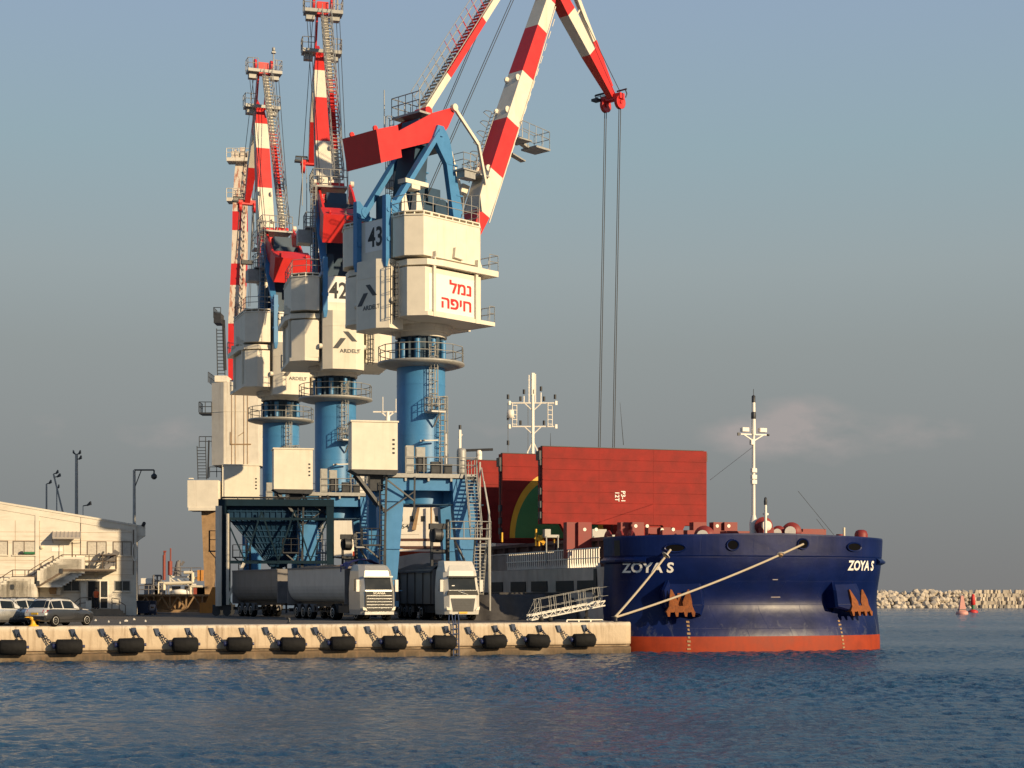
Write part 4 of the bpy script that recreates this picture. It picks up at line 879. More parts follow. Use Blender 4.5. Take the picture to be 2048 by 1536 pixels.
# anchor pockets and anchors
for px, py, sx_ in ((1362, 1188, -1), (1682, 1186, 1)):
    p0, z0 = zfind(px, py); c = hull(p0, 3.75); tg = (hull(p0+.01, 3.75)-hull(p0-.01, 3.75)).normalized(); nn = Vector((tg.y, -tg.x, 0))
    def Q(a, h_, o): return c+tg*a+nn*o+Vector((0, 0, h_))
    b = MB()
    outer = [(-1.35, .3), (-.7, 1.5), (1.25, 1.5), (1.4, -.7), (1.2, -1.35), (-1.15, -.85)]
    b.loft([[Q(a*1.15, h_*1.12, -1.3) for a, h_ in outer], [Q(a, h_, .75 if h_ < 1 else -.25) for a, h_ in outer], [Q(a*.9, h_*.9, .9 if h_ < 1 else -.1) for a, h_ in outer]], smooth=False)
    b.loft([[Q(a, h_, o) for a, h_, o in ((-.9, -.75, .5), (.95, -1.15, .5), (1.0, -1.5, -1.2), (-.8, -2.6, -1.2))], [Q(a, h_, o) for a, h_, o in ((-.8, -.7, .4), (.85, -1.1, .4), (.9, -1.2, -1.2), (-.7, -2.2, -1.2))]], smooth=False)
    b.build('anchor_pocket', 'hull_navy', ship)
    ox = -.2 if sx_ < 0 else .85; b = MB()
    def A_(a, h_, o): return Q(a*.82+ox, h_*.82-.35, 1.02+o-(.25 if sx_ > 0 else 0))
    for k in (-1, 1):
        b.loft([[A_(k*.95, -.75, -.12), A_(k*.2, -.6, -.15), A_(k*.2, -.6, .25), A_(k*.95, -.75, .25)], [A_(k*.86, .1, -.2), A_(k*.16, -.15, -.2), A_(k*.16, -.15, .12), A_(k*.86, .1, .12)], [A_(k*.74, .85, -.3), A_(k*.62, .82, -.3), A_(k*.62, .82, -.22), A_(k*.74, .85, -.22)]], smooth=False)
    b.loft([[A_(-1.2, -.95, -.2), A_(1.1, -.95, -.2), A_(1.1, -.95, .35), A_(-1.2, -.95, .35)], [A_(-.9, -.45, -.15), A_(.9, -.45, -.15), A_(.9, -.45, .25), A_(-.9, -.45, .25)]], smooth=False)
    for k in (-1.0, -.35, .35, .95): b.loft([[A_(k-.16, -.9, .1), A_(k+.16, -.9, .1), A_(k+.16, -.9, .4), A_(k-.16, -.9, .4)], [A_(k-.05, -1.3, .25), A_(k+.1, -1.3, .25), A_(k+.1, -1.28, .45), A_(k-.05, -1.28, .45)]], smooth=False)
    b.beam(A_(0, -.6, -.1), A_(0, .5, -.5), .24, .2); b.build('anchor', 'rust', ship)
    p1 = find(1376 if sx_ < 0 else 1678, 1.9); b = MB()
    for i in range(9):
        z = 2.0-.25*i; p0 = p1+(.0014*i if sx_ > 0 else -.0014*i); wd = random.uniform(.05, .12)
        b.add([hull(arc(p0, a_, z), z+h_, .025) for a_, h_ in ((-wd, -.06), (wd, -.06+random.uniform(-.03, .03)), (wd, .06), (-wd, .06))], [(0, 1, 2, 3)])
    b.build('draught_marks', 'rust_pale', ship)
# low details on the bow skin
b = MB()
for px, py in ((1550, 1160), (1547, 1195), (1555, 1195)):
    p0, z0 = zfind(px, py); b.add([skin(p0, z0, a, h_, .02) for a, h_ in ((-.18, 0), (.18, 0), (.18, .05), (-.18, .05))], [(0, 1, 2, 3)])
b.build('draught_numeral', 'hull_grey', ship)
# hatch covers standing open
def hatch(px0, px1, pyt, pyb, d, name_lab, extra):
    p = loc(px0, pyt, d); q0 = p.x; t_ = p.y; zt_ = p.z; zb_ = HC-(pyb-HY)*d/F0; q1 = q0+13.6
    b = MB(); b.box(q0, q1, t_, t_+.5, zb_, zt_); b.box(q0+.03, q1-.03, t_+.62, t_+1.1, zb_, zt_+.02)
    for k in range(1, 7): z = zb_+(zt_-zb_)*k/7; b.box(q0+.02, q1-.02, t_-.03, t_, z-.035, z+.035)
    b.box(q0+4.6-.015, q0+4.6+.015, t_-.01, t_, zb_, zt_); b.box(q0+9.1-.015, q0+9.1+.015, t_-.01, t_, zb_, zt_)
    if extra:
        for c in (2.4, 10.8): b.prism([(q0+c-.95, zb_), (q0+c+.95, zb_), (q0+c+.45, zb_-1.0), (q0+c-.35, zb_-1.0)], t_, t_+.5, 'xz')
    o = b.build('hatch_cover', 'hatch_red', ship); o['label'] = name_lab
    b = MB(); b.box(q0-.02, q1-.2, t_+.0, t_+.45, zt_+.02, zt_+.07); b.box(q0-.22, q0, t_+.1, t_+.9, zt_-1.0, zt_-.3)
    for z in (zt_-1.4, zb_+2.2, zb_+1.2, zb_+.4): b.box(q0-.16, q0, t_+.1, t_+.6, z, z+.5)
    b.cyl((q0-.1, t_+.3, zb_), (q0-.1, t_+.3, zt_-.5), .05, n=6); b.box(q1, q1+.12, t_+.1, t_+.9, zt_-.8, zt_-.1); b.build('hinge_gear', 'dark_steel', o)
    return o, q0, t_, zb_, zt_
h1, q1_, t1_, zb1, zt1 = hatch(1085, 1420, 893, 1047, 188.7, 'plain red hatch cover with white marking P3-1 12T', True)
h2, q2_, t2_, zb2, zt2 = hatch(1005, 1330, 907, 1078, 198.1, 'red hatch cover with green and yellow round emblem', False)
h3, q3_, t3_, zb3, zt3 = hatch(934, 1250, 920, 1085, 207.9, 'red hatch cover farthest along the deck', False)
b = MB(); cx_, cz_, r0, r1 = q2_+4.6, zb2+.1, 3.65, 4.1
N_ = 40; aa = [math.pi*i/N_ for i in range(N_+1)]
prof_ = lambda r, k: [(cx_+r*math.cos(a)*.98, cz_+r*1.32*math.sin(a)) for a in aa]
b.prism(prof_(r0, 0), t2_-.05, t2_-.032, 'xz', 1)
i_, o_ = prof_(r0, 0), prof_(r1, 0)
for k in range(N_): b.prism([i_[k], o_[k], o_[k+1], i_[k+1]], t2_-.052, t2_-.032, 'xz', 0)
b.build('emblem', ['yellow', 'emblem_green'], h2)
b = MB()
p = loc(1252, 990, 188.7)
for txt, x0 in (('P3-1', p.x+.42), ('12T', p.x-.08)): b.text(txt, (x0, t1_-.036, p.z), (0, 0, -1), (1, 0, 0), .34, 1.0, .02)
b.build('hatch_marking', 'sign_white', h1)
# coaming, deck edge, slatted rail, hull ports
b = MB(); b.box(-7.9, 7.9, 9.5, 48, 5.5, 7.5); b.box(-8.2, 8.2, 9.3, 48, 7.5, 7.75)
for t_ in range(11, 47, 3): b.box(-8.2, -7.9, t_-.1, t_+.1, 5.5, 7.5)
b.build('hatch_coaming', 'coaming', ship)
b = MB()
for i in range(44):
    t_ = 6.7+i*.45; b.prism([(-HB+.02, 5.62), (-HB+.18, 5.62), (-HB+.105, 5.95), (-HB+.10, 6.85), (-HB+.02, 6.85)], t_, t_+.06, 'xz')
b.box(-HB, -HB+.08, 6.5, 26.3, 6.85, 6.93); b.box(-HB, -HB+.05, 6.5, 26.3, 6.2, 6.26)
b.build('slatted_rail', 'ship_white', ship)
b = MB()
for i in range(44): t_ = 26.4+i*.5; b.box(-HB+.02, -HB+.2, t_, t_+.08, 5.6, 6.9)
b.box(-HB, -HB+.1, 26.3, 48, 6.85, 6.93); b.build('side_rail', 'hull_grey', ship)
b = MB()
for px in (993, 1038, 1080, 1131, 1175):
    k = (px-CX)/F; best = min((abs(px_of(Vector((-HB+.1, tt*.05, 4.3)))[0]-px), tt*.05) for tt in range(100, 700))[1]
    b.box(-HB+.0, -HB+.2, best-1.75, best+1.75, 3.95, 4.72)
b.build('side_port', 'black', ship)
b = MB(); b.box(-HB-.03, -HB+.3, 7.0, 7.5, 3.2, 5.5); b.build('side_recess', 'black', ship)
# things standing along the hatch edge
b = MB()
for px in (1147, 1170, 1255, 1275, 1400, 1440, 1462): p = loc(px, 1060, 176); b.box(p.x-.5, p.x+.5, p.y, p.y+.7, 6.3, p.z+.55)
for px in (1310, 1335): p = loc(px, 1062, 172); b.box(p.x-.5, p.x+.5, p.y, p.y+.6, 6.3, p.z+.25)
p = loc(1360, 1066, 171); b.box(p.x-1.3, p.x+4.2, p.y, p.y+.5, 6.3, p.z+.2); b.build('deck_locker', 'deck_red', ship)
b = MB()
for px, py in ((1169, 1059), (1192, 1059), (1271, 1052), (1294, 1052), (1324, 1060), (1346, 1059), (1434, 1052), (1457, 1052)): p = loc(px, py, 170.8); b.cyl((p.x, p.y, p.z), (p.x, p.y-.06, p.z), .12, n=10)
b.build('deck_lamp', 'lamp_white', ship)
b = MB()
for px, y0, y1 in ((1072, 1058, 1092), (1078, 1070, 1092), (1086, 1068, 1090), (1165, 1062, 1087), (1172, 1064, 1088), (1181, 1064, 1088), (1210, 1070, 1080), (1270, 1052, 1078), (1108, 1072, 1086), (1004, 1065, 1084)):
    p = loc(px, y0, 182); p2 = loc(px, y1, 182); b.cyl(p, p2, .08, n=6)
b.beam(loc(1070, 1075, 182), loc(1090, 1086, 182), .2, .2); b.cyl(loc(1080, 1076, 182), loc(1086, 1076, 182), .22, n=10); b.build('yellow_fitting', 'yellow', ship)
b = MB()
for x0, x1 in ((1090, 1122), (1185, 1265)):
    p, q = loc(x0, 1072, 181), loc(x1, 1072, 181); b.box(p.x, q.x, p.y, p.y+.6, p.z-.1, p.z+.1); b.box(p.x, p.x+(q.x-p.x)*.4, p.y, p.y+.5, p.z+.1, p.z+.5); b.cyl((p.x+.1, p.y, 6), (p.x+.1, p.y, p.z), .06, n=6); b.cyl((q.x-.1, p.y, 6), (q.x-.1, p.y, p.z), .06, n=6)
b.build('walkway_platform', 'galvanised', ship)
b = MB()
for px, d in ((1228, 176), (1250, 174)): p = loc(px, 1072, d); b.lathe([(.0, -.5), (.75, -.5), (.78, -.4), (.3, -.35), (.3, .35), (.78, .4), (.75, .5), (0, .5)], (p.x, p.y, 7.5), 18, axis='x')
b.build('mooring_winch', 'deck_red', ship)
for px, py, r_ in ((1530, 1052, .62), (1556, 1066, .5), (1582, 1064, .66), (1407, 1072, .7)):
    p = loc(px, py, 165); b = MB(); a_ = R(-35 if px != 1530 else -10)
    b.M = Matrix.Translation((p.x, p.y, p.z)) @ Matrix.Rotation(a_, 4, 'Z'); b.lathe([(r_*.55, -.35), (r_*.58, .2), (r_*.95, .24), (r_, .27), (r_, .33), (r_*.9, .33), (r_*.75, .3)], (0, 0, 0), 22, axis='y', cap=False); b.lathe([(r_*.55, -.4), (r_*.55, .22)], (0, 0, 0), 16, axis='y', mi=1)
    b.box(-.5, .5, -.4, -.2, -1.5, -r_*.2); b.build('winch_drum', ['deck_red', 'ship_white'], ship)
b = MB(); p = loc(1606, 1062, 171); q = loc(1661, 1062, 171); b.box(p.x, q.x, p.y, p.y+1.2, 6.3, p.z+.15); b.box(p.x-.6, p.x, p.y, p.y+.8, 6.3, p.z-.05)
p = loc(1565, 1068, 169); b.box(p.x-.8, p.x+.4, p.y, p.y+1, 6.3, p.z+.3); p = loc(1480, 1068, 168); b.box(p.x-1, p.x+1.2, p.y, p.y+1, 6.3, p.z+.2); b.build('deck_housing', 'deck_red', ship)
b = MB(); p = loc(1735, 1072, 172); b.lathe([(.45, 6.3), (.45, 7.9), (.36, 8.12), (.2, 8.2), (0, 8.2)], (p.x-.5, p.y, 0), 14); p = loc(1690, 1060, 172); b.cyl((p.x-.4, p.y, 6.3), (p.x-.4, p.y, 7.9), .26, n=10); b.build('deck_vent', 'deck_red', ship)
b = MB(); p = loc(1688, 1055, 170); b.cyl((p.x, p.y, 6.3), (p.x, p.y, p.z), .1, .08, n=8); b.build('deck_post', 'pipe_cream', ship)
# masts
p = loc(1507, 1068, 166); b = MB(); x, y = p.x, p.y
def zz(py): return HC-(py-HY)*166/F0
b.cyl((x, y, 6.3), (x, y, zz(1045)), .2, .28, n=10); b.cyl((x, y, zz(1045)), (x, y, zz(1030)), .28, .13, n=10); b.cyl((x, y, zz(1030)), (x, y, zz(870)), .13, .1, n=10); b.cyl((x, y, zz(870)), (x, y, zz(800)), .16, .12, n=8)
b.beam((x-.95, y, zz(869)), (x+.95, y, zz(869)), .08, .08)
for k in (-1, 1): b.beam((x, y, zz(882)), (x+k*.75, y, zz(869)), .07, .07); b.box(x+k*.65-.24, x+k*.65+.24, y-.2, y+.2, zz(864), zz(856))
for py in (945, 958, 968): b.box(x-.18, x+.16, y-.2, y+.1, zz(py), zz(py-8))
b.box(x-.3, x-.05, y-.3, y, zz(890), zz(880)); fm_ = b.build('foremast', 'ship_white', ship)
b = MB(); b.lathe([(.15, zz(838)), (.17, zz(836)), (.17, zz(826)), (.14, zz(824))], (x, y, 0), 8); b.lathe([(.13, zz(805)), (.13, zz(792)), (.02, zz(790))], (x, y, 0), 8); b.cyl((x, y, zz(790)), (x, y, zz(778)), .02, n=4); b.box(x-1.15, x-1.0, y, y+.1, zz(872), zz(866)); b.cyl((x+1.0, y, zz(869)), (x+1.15, y, zz(869)), .08, n=6)
b.build('mast_light', 'dark_steel', fm_)
p2_ = loc(1531, 1068, 164); b = MB(); b.cyl((p2_.x, p2_.y, 6.3), (p2_.x, p2_.y, zz(1010)), .12, .09, n=8); b.box(p2_.x-.1, p2_.x+.22, p2_.y, p2_.y+.2, zz(1032), zz(1028)); b.build('short_mast', 'ship_white', ship)
b = MB(); b.lathe([(.1, zz(1012)), (.12, zz(1006)), (.09, zz(998)), (0, zz(996))], (p2_.x, p2_.y, 0), 8); b.build('short_mast_light', 'dark_steel', ship)
b = MB(); b.cyl((x, y, zz(893)), loc(1420, 960, 188), .014, n=4)
for a, q in (((1668, 1070), (1596, 982)), ((1650, 1060), (1633, 1038))): b.cyl(loc(*a, 165), loc(*q, 165), .014, n=4)
b.cyl(loc(1247, 890, 205), loc(1240, 805, 205), .03, .012, n=4); b.cyl(loc(1101, 892, 215), loc(1101, 866, 215), .03, .012, n=4); b.build('wire_aerial', 'dark_steel', ship)
# bridge house and the main mast far aft
b = MB(); b.box(-6.0, 7.0, 41, 51, 5.5, 13.4); b.box(-6.6, 7.8, 42, 50, 13.4, 14.7); b.build('bridge_house', 'ship_white', ship)
b = MB()
for i in range(10): b.box(-6.0+i*1.4, -5.0+i*1.4, 41.95, 42.0, 13.7, 14.4)
b.build('bridge_window', 'window_dark', ship)
dm = 224.0
def L_(px, py): return loc(px, py, dm)
def lat(b, p, q, r_): b.beam(p, q, r_, r_)
b = MB(); lat(b, L_(1066, 930), L_(1066, 790), .2); b.beam(L_(1066, 790), L_(1066, 746), .28, .2)
for y, k in ((806, 47), (853, 47)): lat(b, L_(1066-k, y), L_(1066+k, y), .11); lat(b, L_(1066, y+16), L_(1066+17, y), .09); lat(b, L_(1066, y+16), L_(1066-17, y), .09); lat(b, L_(1019, y-4), L_(1019, y+4), .2); lat(b, L_(1112, y-4), L_(1112, y+4), .2)
for c in (1029, 1100): b.ladder(L_(c, 853), L_(c, 806), (.46, .12, 0), .36, .035)
for k in (-1, 1): lat(b, L_(1066, 882), L_(1066+k*11, 905), .1); lat(b, L_(1066+k*11, 905), L_(1066+k*11, 930), .12)
for px, y in ((1048, 792), (1082, 785), (1058, 750), (1071, 748)): lat(b, L_(px, 806), L_(px, y), .07)
for y in (760, 775, 790): lat(b, L_(1056, y), L_(1072, y), .05)
mm_ = b.build('main_mast', 'ship_white', ship)
b = MB()
for px, y in ((1016, 798), (1016, 840), (1016, 890), (1110, 798), (1041, 850), (1088, 850), (1041, 802), (1088, 802), (1066, 788), (1048, 788), (1082, 782)): p = L_(px, y); b.cyl(p, p+Vector((0, 0, .4)), .12, n=8)
for px in (1016, 1056): lat(b, L_(px, 905), L_(px, 806), .035)
b.build('mast_light', 'dark_steel', mm_)
b = MB(); b.lathe([(0, -.4), (.3, -.35), (.35, 0), (.3, .35), (0, .4)], tuple(L_(1021, 828)), 10); lat(b, L_(1018, 835), L_(1030, 835), .08); b.build('radar_dome', 'ship_white', mm_)
b = MB(); lat(b, L_(920, 960), L_(920, 860), .2); lat(b, L_(918, 880), L_(924, 868), .15); b.build('signal_mast', 'ship_white', ship)
b = MB(); p = L_(920, 858); b.cyl(p, p+Vector((0, 0, .35)), .13, n=8); b.build('signal_mast_light', 'dark_steel', ship)
b = MB(); p = L_(958, 925); b.cyl(p, L_(958, 912), .28, n=10); b.lathe([(.15, 0), (.28, .1), (.28, .45), (.2, .6)], tuple(L_(958, 914)), 10); b.build('radar_pedestal', 'ship_white', ship)
b = MB(); lat(b, L_(929, 901), L_(986, 899), .22); b.build('radar_scanner', 'dark_steel', ship)

# mooring ropes and rat guards
bp_ = pb.matrix_basis.translation.copy(); bp_ = Vector((pb.location.x-.1, pb.location.y, pb.location.z+.28))
def rope(pts, r, label):
    b = MB()
    for a, q in zip(pts[:-1], pts[1:]):
        N2 = 14; last = a
        for i in range(1, N2+1):
            k = i/N2; p = a.lerp(q, k)-Vector((0, 0, .35*4*k*(1-k)*min(1, (q-a).length/20))); b.cyl(last, p, r, n=6); last = p
    o = b.build('mooring_rope', 'rope'); return tag(o, label, 'rope', 'mooring ropes from the bow to the quay')
fa_, fb_ = SM @ fl1, SM @ fl3
fa_ += Vector((-.3, -.15, -.1))
rope([bp_, fa_], .075, 'steep pale mooring rope from the quay bollard to the near bow fairlead')
rope([bp_, fb_], .075, 'long slanting pale mooring rope crossing the whole blue bow')
def guard(p, d, r_, label):
    root = thing('rat_guard', p, 0, label, 'rat guard', 'rat guards on the mooring ropes'); b = MB(); b.cyl(-d*.015, d*.015, r_, n=22); b.build('disc', 'rat_guard', root); b = MB(); b.cyl(-d*.14, d*.02, .13, .16, n=10); b.build('collar', 'rust_pale', root)
da = (bp_-fa_).normalized(); guard(fa_+da*.5, -da, .3, 'round white rat guard on the steep mooring rope')
db = (bp_-fb_).normalized(); guard(fb_+db*1.75-Vector((0, 0, .1)), -(db+Vector((.9, 0, 0))).normalized(), .26, 'dull grey rat guard on the long slanting rope')

# ------------------------------------------------------------------ second ship moored behind the cranes
d = 256.0; s = F0/d
def X2(px): return (px-CX)/s
def Z2(py): return HC-(py-HY)/s
c0 = Vector((X2(790), d*F/F0, 0)); s2 = thing('moored_ship', c0, 0, 'white ship superstructure with dark bands seen through the portal of crane 43', 'ship')
def x2(px): return X2(px)-c0.x
b = MB(); b.box(x2(704), x2(893), 0, 14, Z2(1104), Z2(1012)); b.box(x2(712), x2(886), 1.5, 12, Z2(1012), Z2(850)); b.box(x2(662), x2(706), -1, 8, Z2(1114), Z2(1042)); b.build('superstructure', 'ship_white', s2)
b = MB()
for px in (802, 824, 874, 846, 780): b.box(x2(px)-.18, x2(px)+.18, -.05, 0, Z2(1043), Z2(1032))
b.build('window', 'window_dark', s2)
b = MB(); b.text('00164', (x2(797), -.02, Z2(1057)), (1, 0, 0), (0, 0, 1), .42, 1.45, .015); b.build('hull_number', 'logo_grey', s2)
b = MB(); b.box(x2(760), x2(893), -.06, 0, Z2(1082), Z2(1077)); b.box(x2(760), x2(893), -.06, 0, Z2(1098), Z2(1092)); b.box(x2(787), x2(838), -.02, 0, Z2(1048.4), Z2(1048)); b.box(x2(787), x2(838), -.02, 0, Z2(1069.4), Z2(1069)); b.build('dark_band', 'ship_brown', s2)
b = MB(); b.box(x2(690), x2(905), -.3, 16, Z2(1120), Z2(1103)); b.build('upper_hull', 'antifouling', s2)
b = MB(); b.prism([(x2(690), -1), (x2(690), Z2(1120)), (x2(787), Z2(1115)), (x2(840), Z2(1106)), (x2(905), Z2(1104)), (x2(905), -1)], -.5, 30, 'xz'); b.build('hull', 'hull_grey', s2)
b = MB(); b.prism([(x2(824), Z2(1060)), (x2(836), Z2(1012)), (x2(840), Z2(1012)), (x2(832), Z2(1060))], -.4, -.1, 'xz'); b.cyl((x2(863), -.6, Z2(1110)), (x2(863), -.6, Z2(1012)), .1, n=6); b.prism([(x2(878), Z2(1012)), (x2(886), Z2(1012)), (x2(890), Z2(1040)), (x2(884), Z2(1040))], -.5, -.2, 'xz'); b.build('derrick', 'rust_pale', s2)
b = MB(); b.beam((x2(657), 1, Z2(1110)), (x2(672), 1, Z2(1050)), .7, .8); b.beam((x2(672), 1, Z2(1050)), (x2(660), 1, Z2(1045)), .5, .6); b.box(x2(655), x2(700), 0, 2, Z2(1115), Z2(1095)); b.build('deck_crane', 'far_grey', s2)
b = MB(); b.cyl((x2(768), 5, Z2(850)), (x2(768), 5, Z2(822)), .25, n=8); b.beam((x2(738), 5, Z2(813)), (x2(793), 5, Z2(813)), .14, .14); b.beam((x2(768), 5, Z2(825)), (x2(755), 5, Z2(813)), .14, .14); b.beam((x2(768), 5, Z2(825)), (x2(782), 5, Z2(813)), .14, .14); b.cyl((x2(768), 5, Z2(822)), (x2(768), 5, Z2(813)), .18, n=8)
b.beam((x2(738), 5, Z2(843)), (x2(793), 5, Z2(846)), .16, .12); b.beam((x2(738), 5, Z2(843)), (x2(756), 5, Z2(850)), .12, .12)
for px, y in ((758, 782), (785, 786)): b.cyl((x2(px), 5, Z2(813)), (x2(px), 5, Z2(y)), .05, n=5)
b.build('signal_mast', 'ship_white', s2)
b = MB()
for px in (757,): b.cyl((x2(px), 5, Z2(845)), (x2(px), 5, Z2(834)), .18, n=8)
b.build('mast_light', 'dark_steel', s2)
# ------------------------------------------------------------------ grain hopper
d = 204.0; s = F0/d; c = W(553, 1230, d)
hp = thing('grain_hopper', (c.x, c.y, QZ), R(6), 'tall dark green and blue steel hopper frame straddling the trailers', 'hopper')
hw, hh, hd = 4.35, 9.5, 5.2
b = MB()
for x in (-1, 1):
    for y in (0, hd): b.box(x*hw-.3, x*hw+.3, y-.25, y+.25, .9, hh)
b.box(-hw-.32, hw+.32, -.27, .3, hh-.55, hh); b.box(-hw-.32, hw+.32, hd-.3, hd+.3, hh-.55, hh)
for x in (-1, 1): b.box(x*hw-.28, x*hw+.28, .3, hd-.3, hh-.5, hh-.05); b.box(x*hw-.2, x*hw+.2, .25, hd-.25, 4.3, 4.6)
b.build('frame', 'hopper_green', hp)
b = MB(); b.box(-hw-.5, -hw-.02, -.9, -.3, .8, hh-.6); b.box(-hw+.32, -hw+.55, -.45, -.2, .9, hh-1.2); b.beam((-hw+.45, -.35, 1.4), (-2.6, -.35, 4.3), .22, .22); b.build('bracing_post', 'old_white', hp)
b = MB()
for x in (-1, 1):
    for y in (0, hd):
        for k in (-.5, .35): b.cyl((x*hw+k, y-.2, .32), (x*hw+k, y+.2, .32), .32, n=14)
        b.box(x*hw-.8, x*hw+.7, y-.15, y+.15, .45, .9)
b.build('bogie', 'dark_steel', hp)
b = MB()
top = [(-hw+.35, .5), (hw-.35, .5), (hw-.35, hd-.5), (-hw+.35, hd-.5)]; bot = [(-.55, 2.1), (.55, 2.1), (.55, 3.1), (-.55, 3.1)]
b.loft([[Vector((*p, hh-.5)) for p in top], [Vector((*p, hh-1.5)) for p in top], [Vector((*p, 4.0)) for p in bot]], smooth=False); b.cyl((0, 2.6, 4.0), (0, 2.6, 3.3), .42, n=14)
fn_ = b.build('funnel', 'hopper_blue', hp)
b = MB()
for k in range(1, 8):
    f_ = k/8; z = hh-1.5-(hh-5.5)*f_; xa = (hw-.35)*(1-f_)+.55*f_; y = .5*(1-f_)+2.1*f_; b.box(-xa, xa, y-.07, y+.03, z-.06, z+.06)
for k in range(-8, 9):
    x0 = k/8*(hw-.5); b.box(x0-.04, x0+.04, .40, .52, hh-1.5, hh-.5); b.beam((x0, .48, hh-1.5), (x0*.16, 2.06, 4.05), .08, .08)
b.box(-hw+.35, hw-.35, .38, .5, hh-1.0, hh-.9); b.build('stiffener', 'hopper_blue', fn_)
b = MB(); b.box(-hw+.3, hw-.3, -.22, -.0, 4.25, 4.5); b.box(-hw+.3, hw-.3, -.2, .0, hh-1.7, hh-1.5)
pk = [(-4.0, hh-1.7), (-2.55, 4.5), (-1.2, hh-1.0), (.15, 4.5), (1.45, hh-.9), (2.75, 4.5), (4.1, hh-1.7)]
for i, (p, q) in enumerate(zip(pk[:-1], pk[1:])): b.beam((p[0], -.12, p[1]), (q[0], -.12, q[1]), .12, .12)
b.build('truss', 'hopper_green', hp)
b = MB(); b.rail([(-hw, -.3, hh), (hw, -.3, hh)], .15, 1.2, .04); b.box(-hw-1.1, -hw-.5, -.5, .4, 5.2, 5.3); b.rail([(-hw-.5, -.45, 5.3), (-hw-1.05, -.45, 5.3), (-hw-1.05, .4, 5.3)], 1.6, .5, .03); b.beam((-hw-1.0, 0, 5.2), (-hw-.3, 0, 4.4), .08, .08); b.ladder((-2.9, .8, 1.0), (-2.9, .8, 4.4), (.4, 0, 0)); b.build('access_ladder', 'dark_steel', hp)

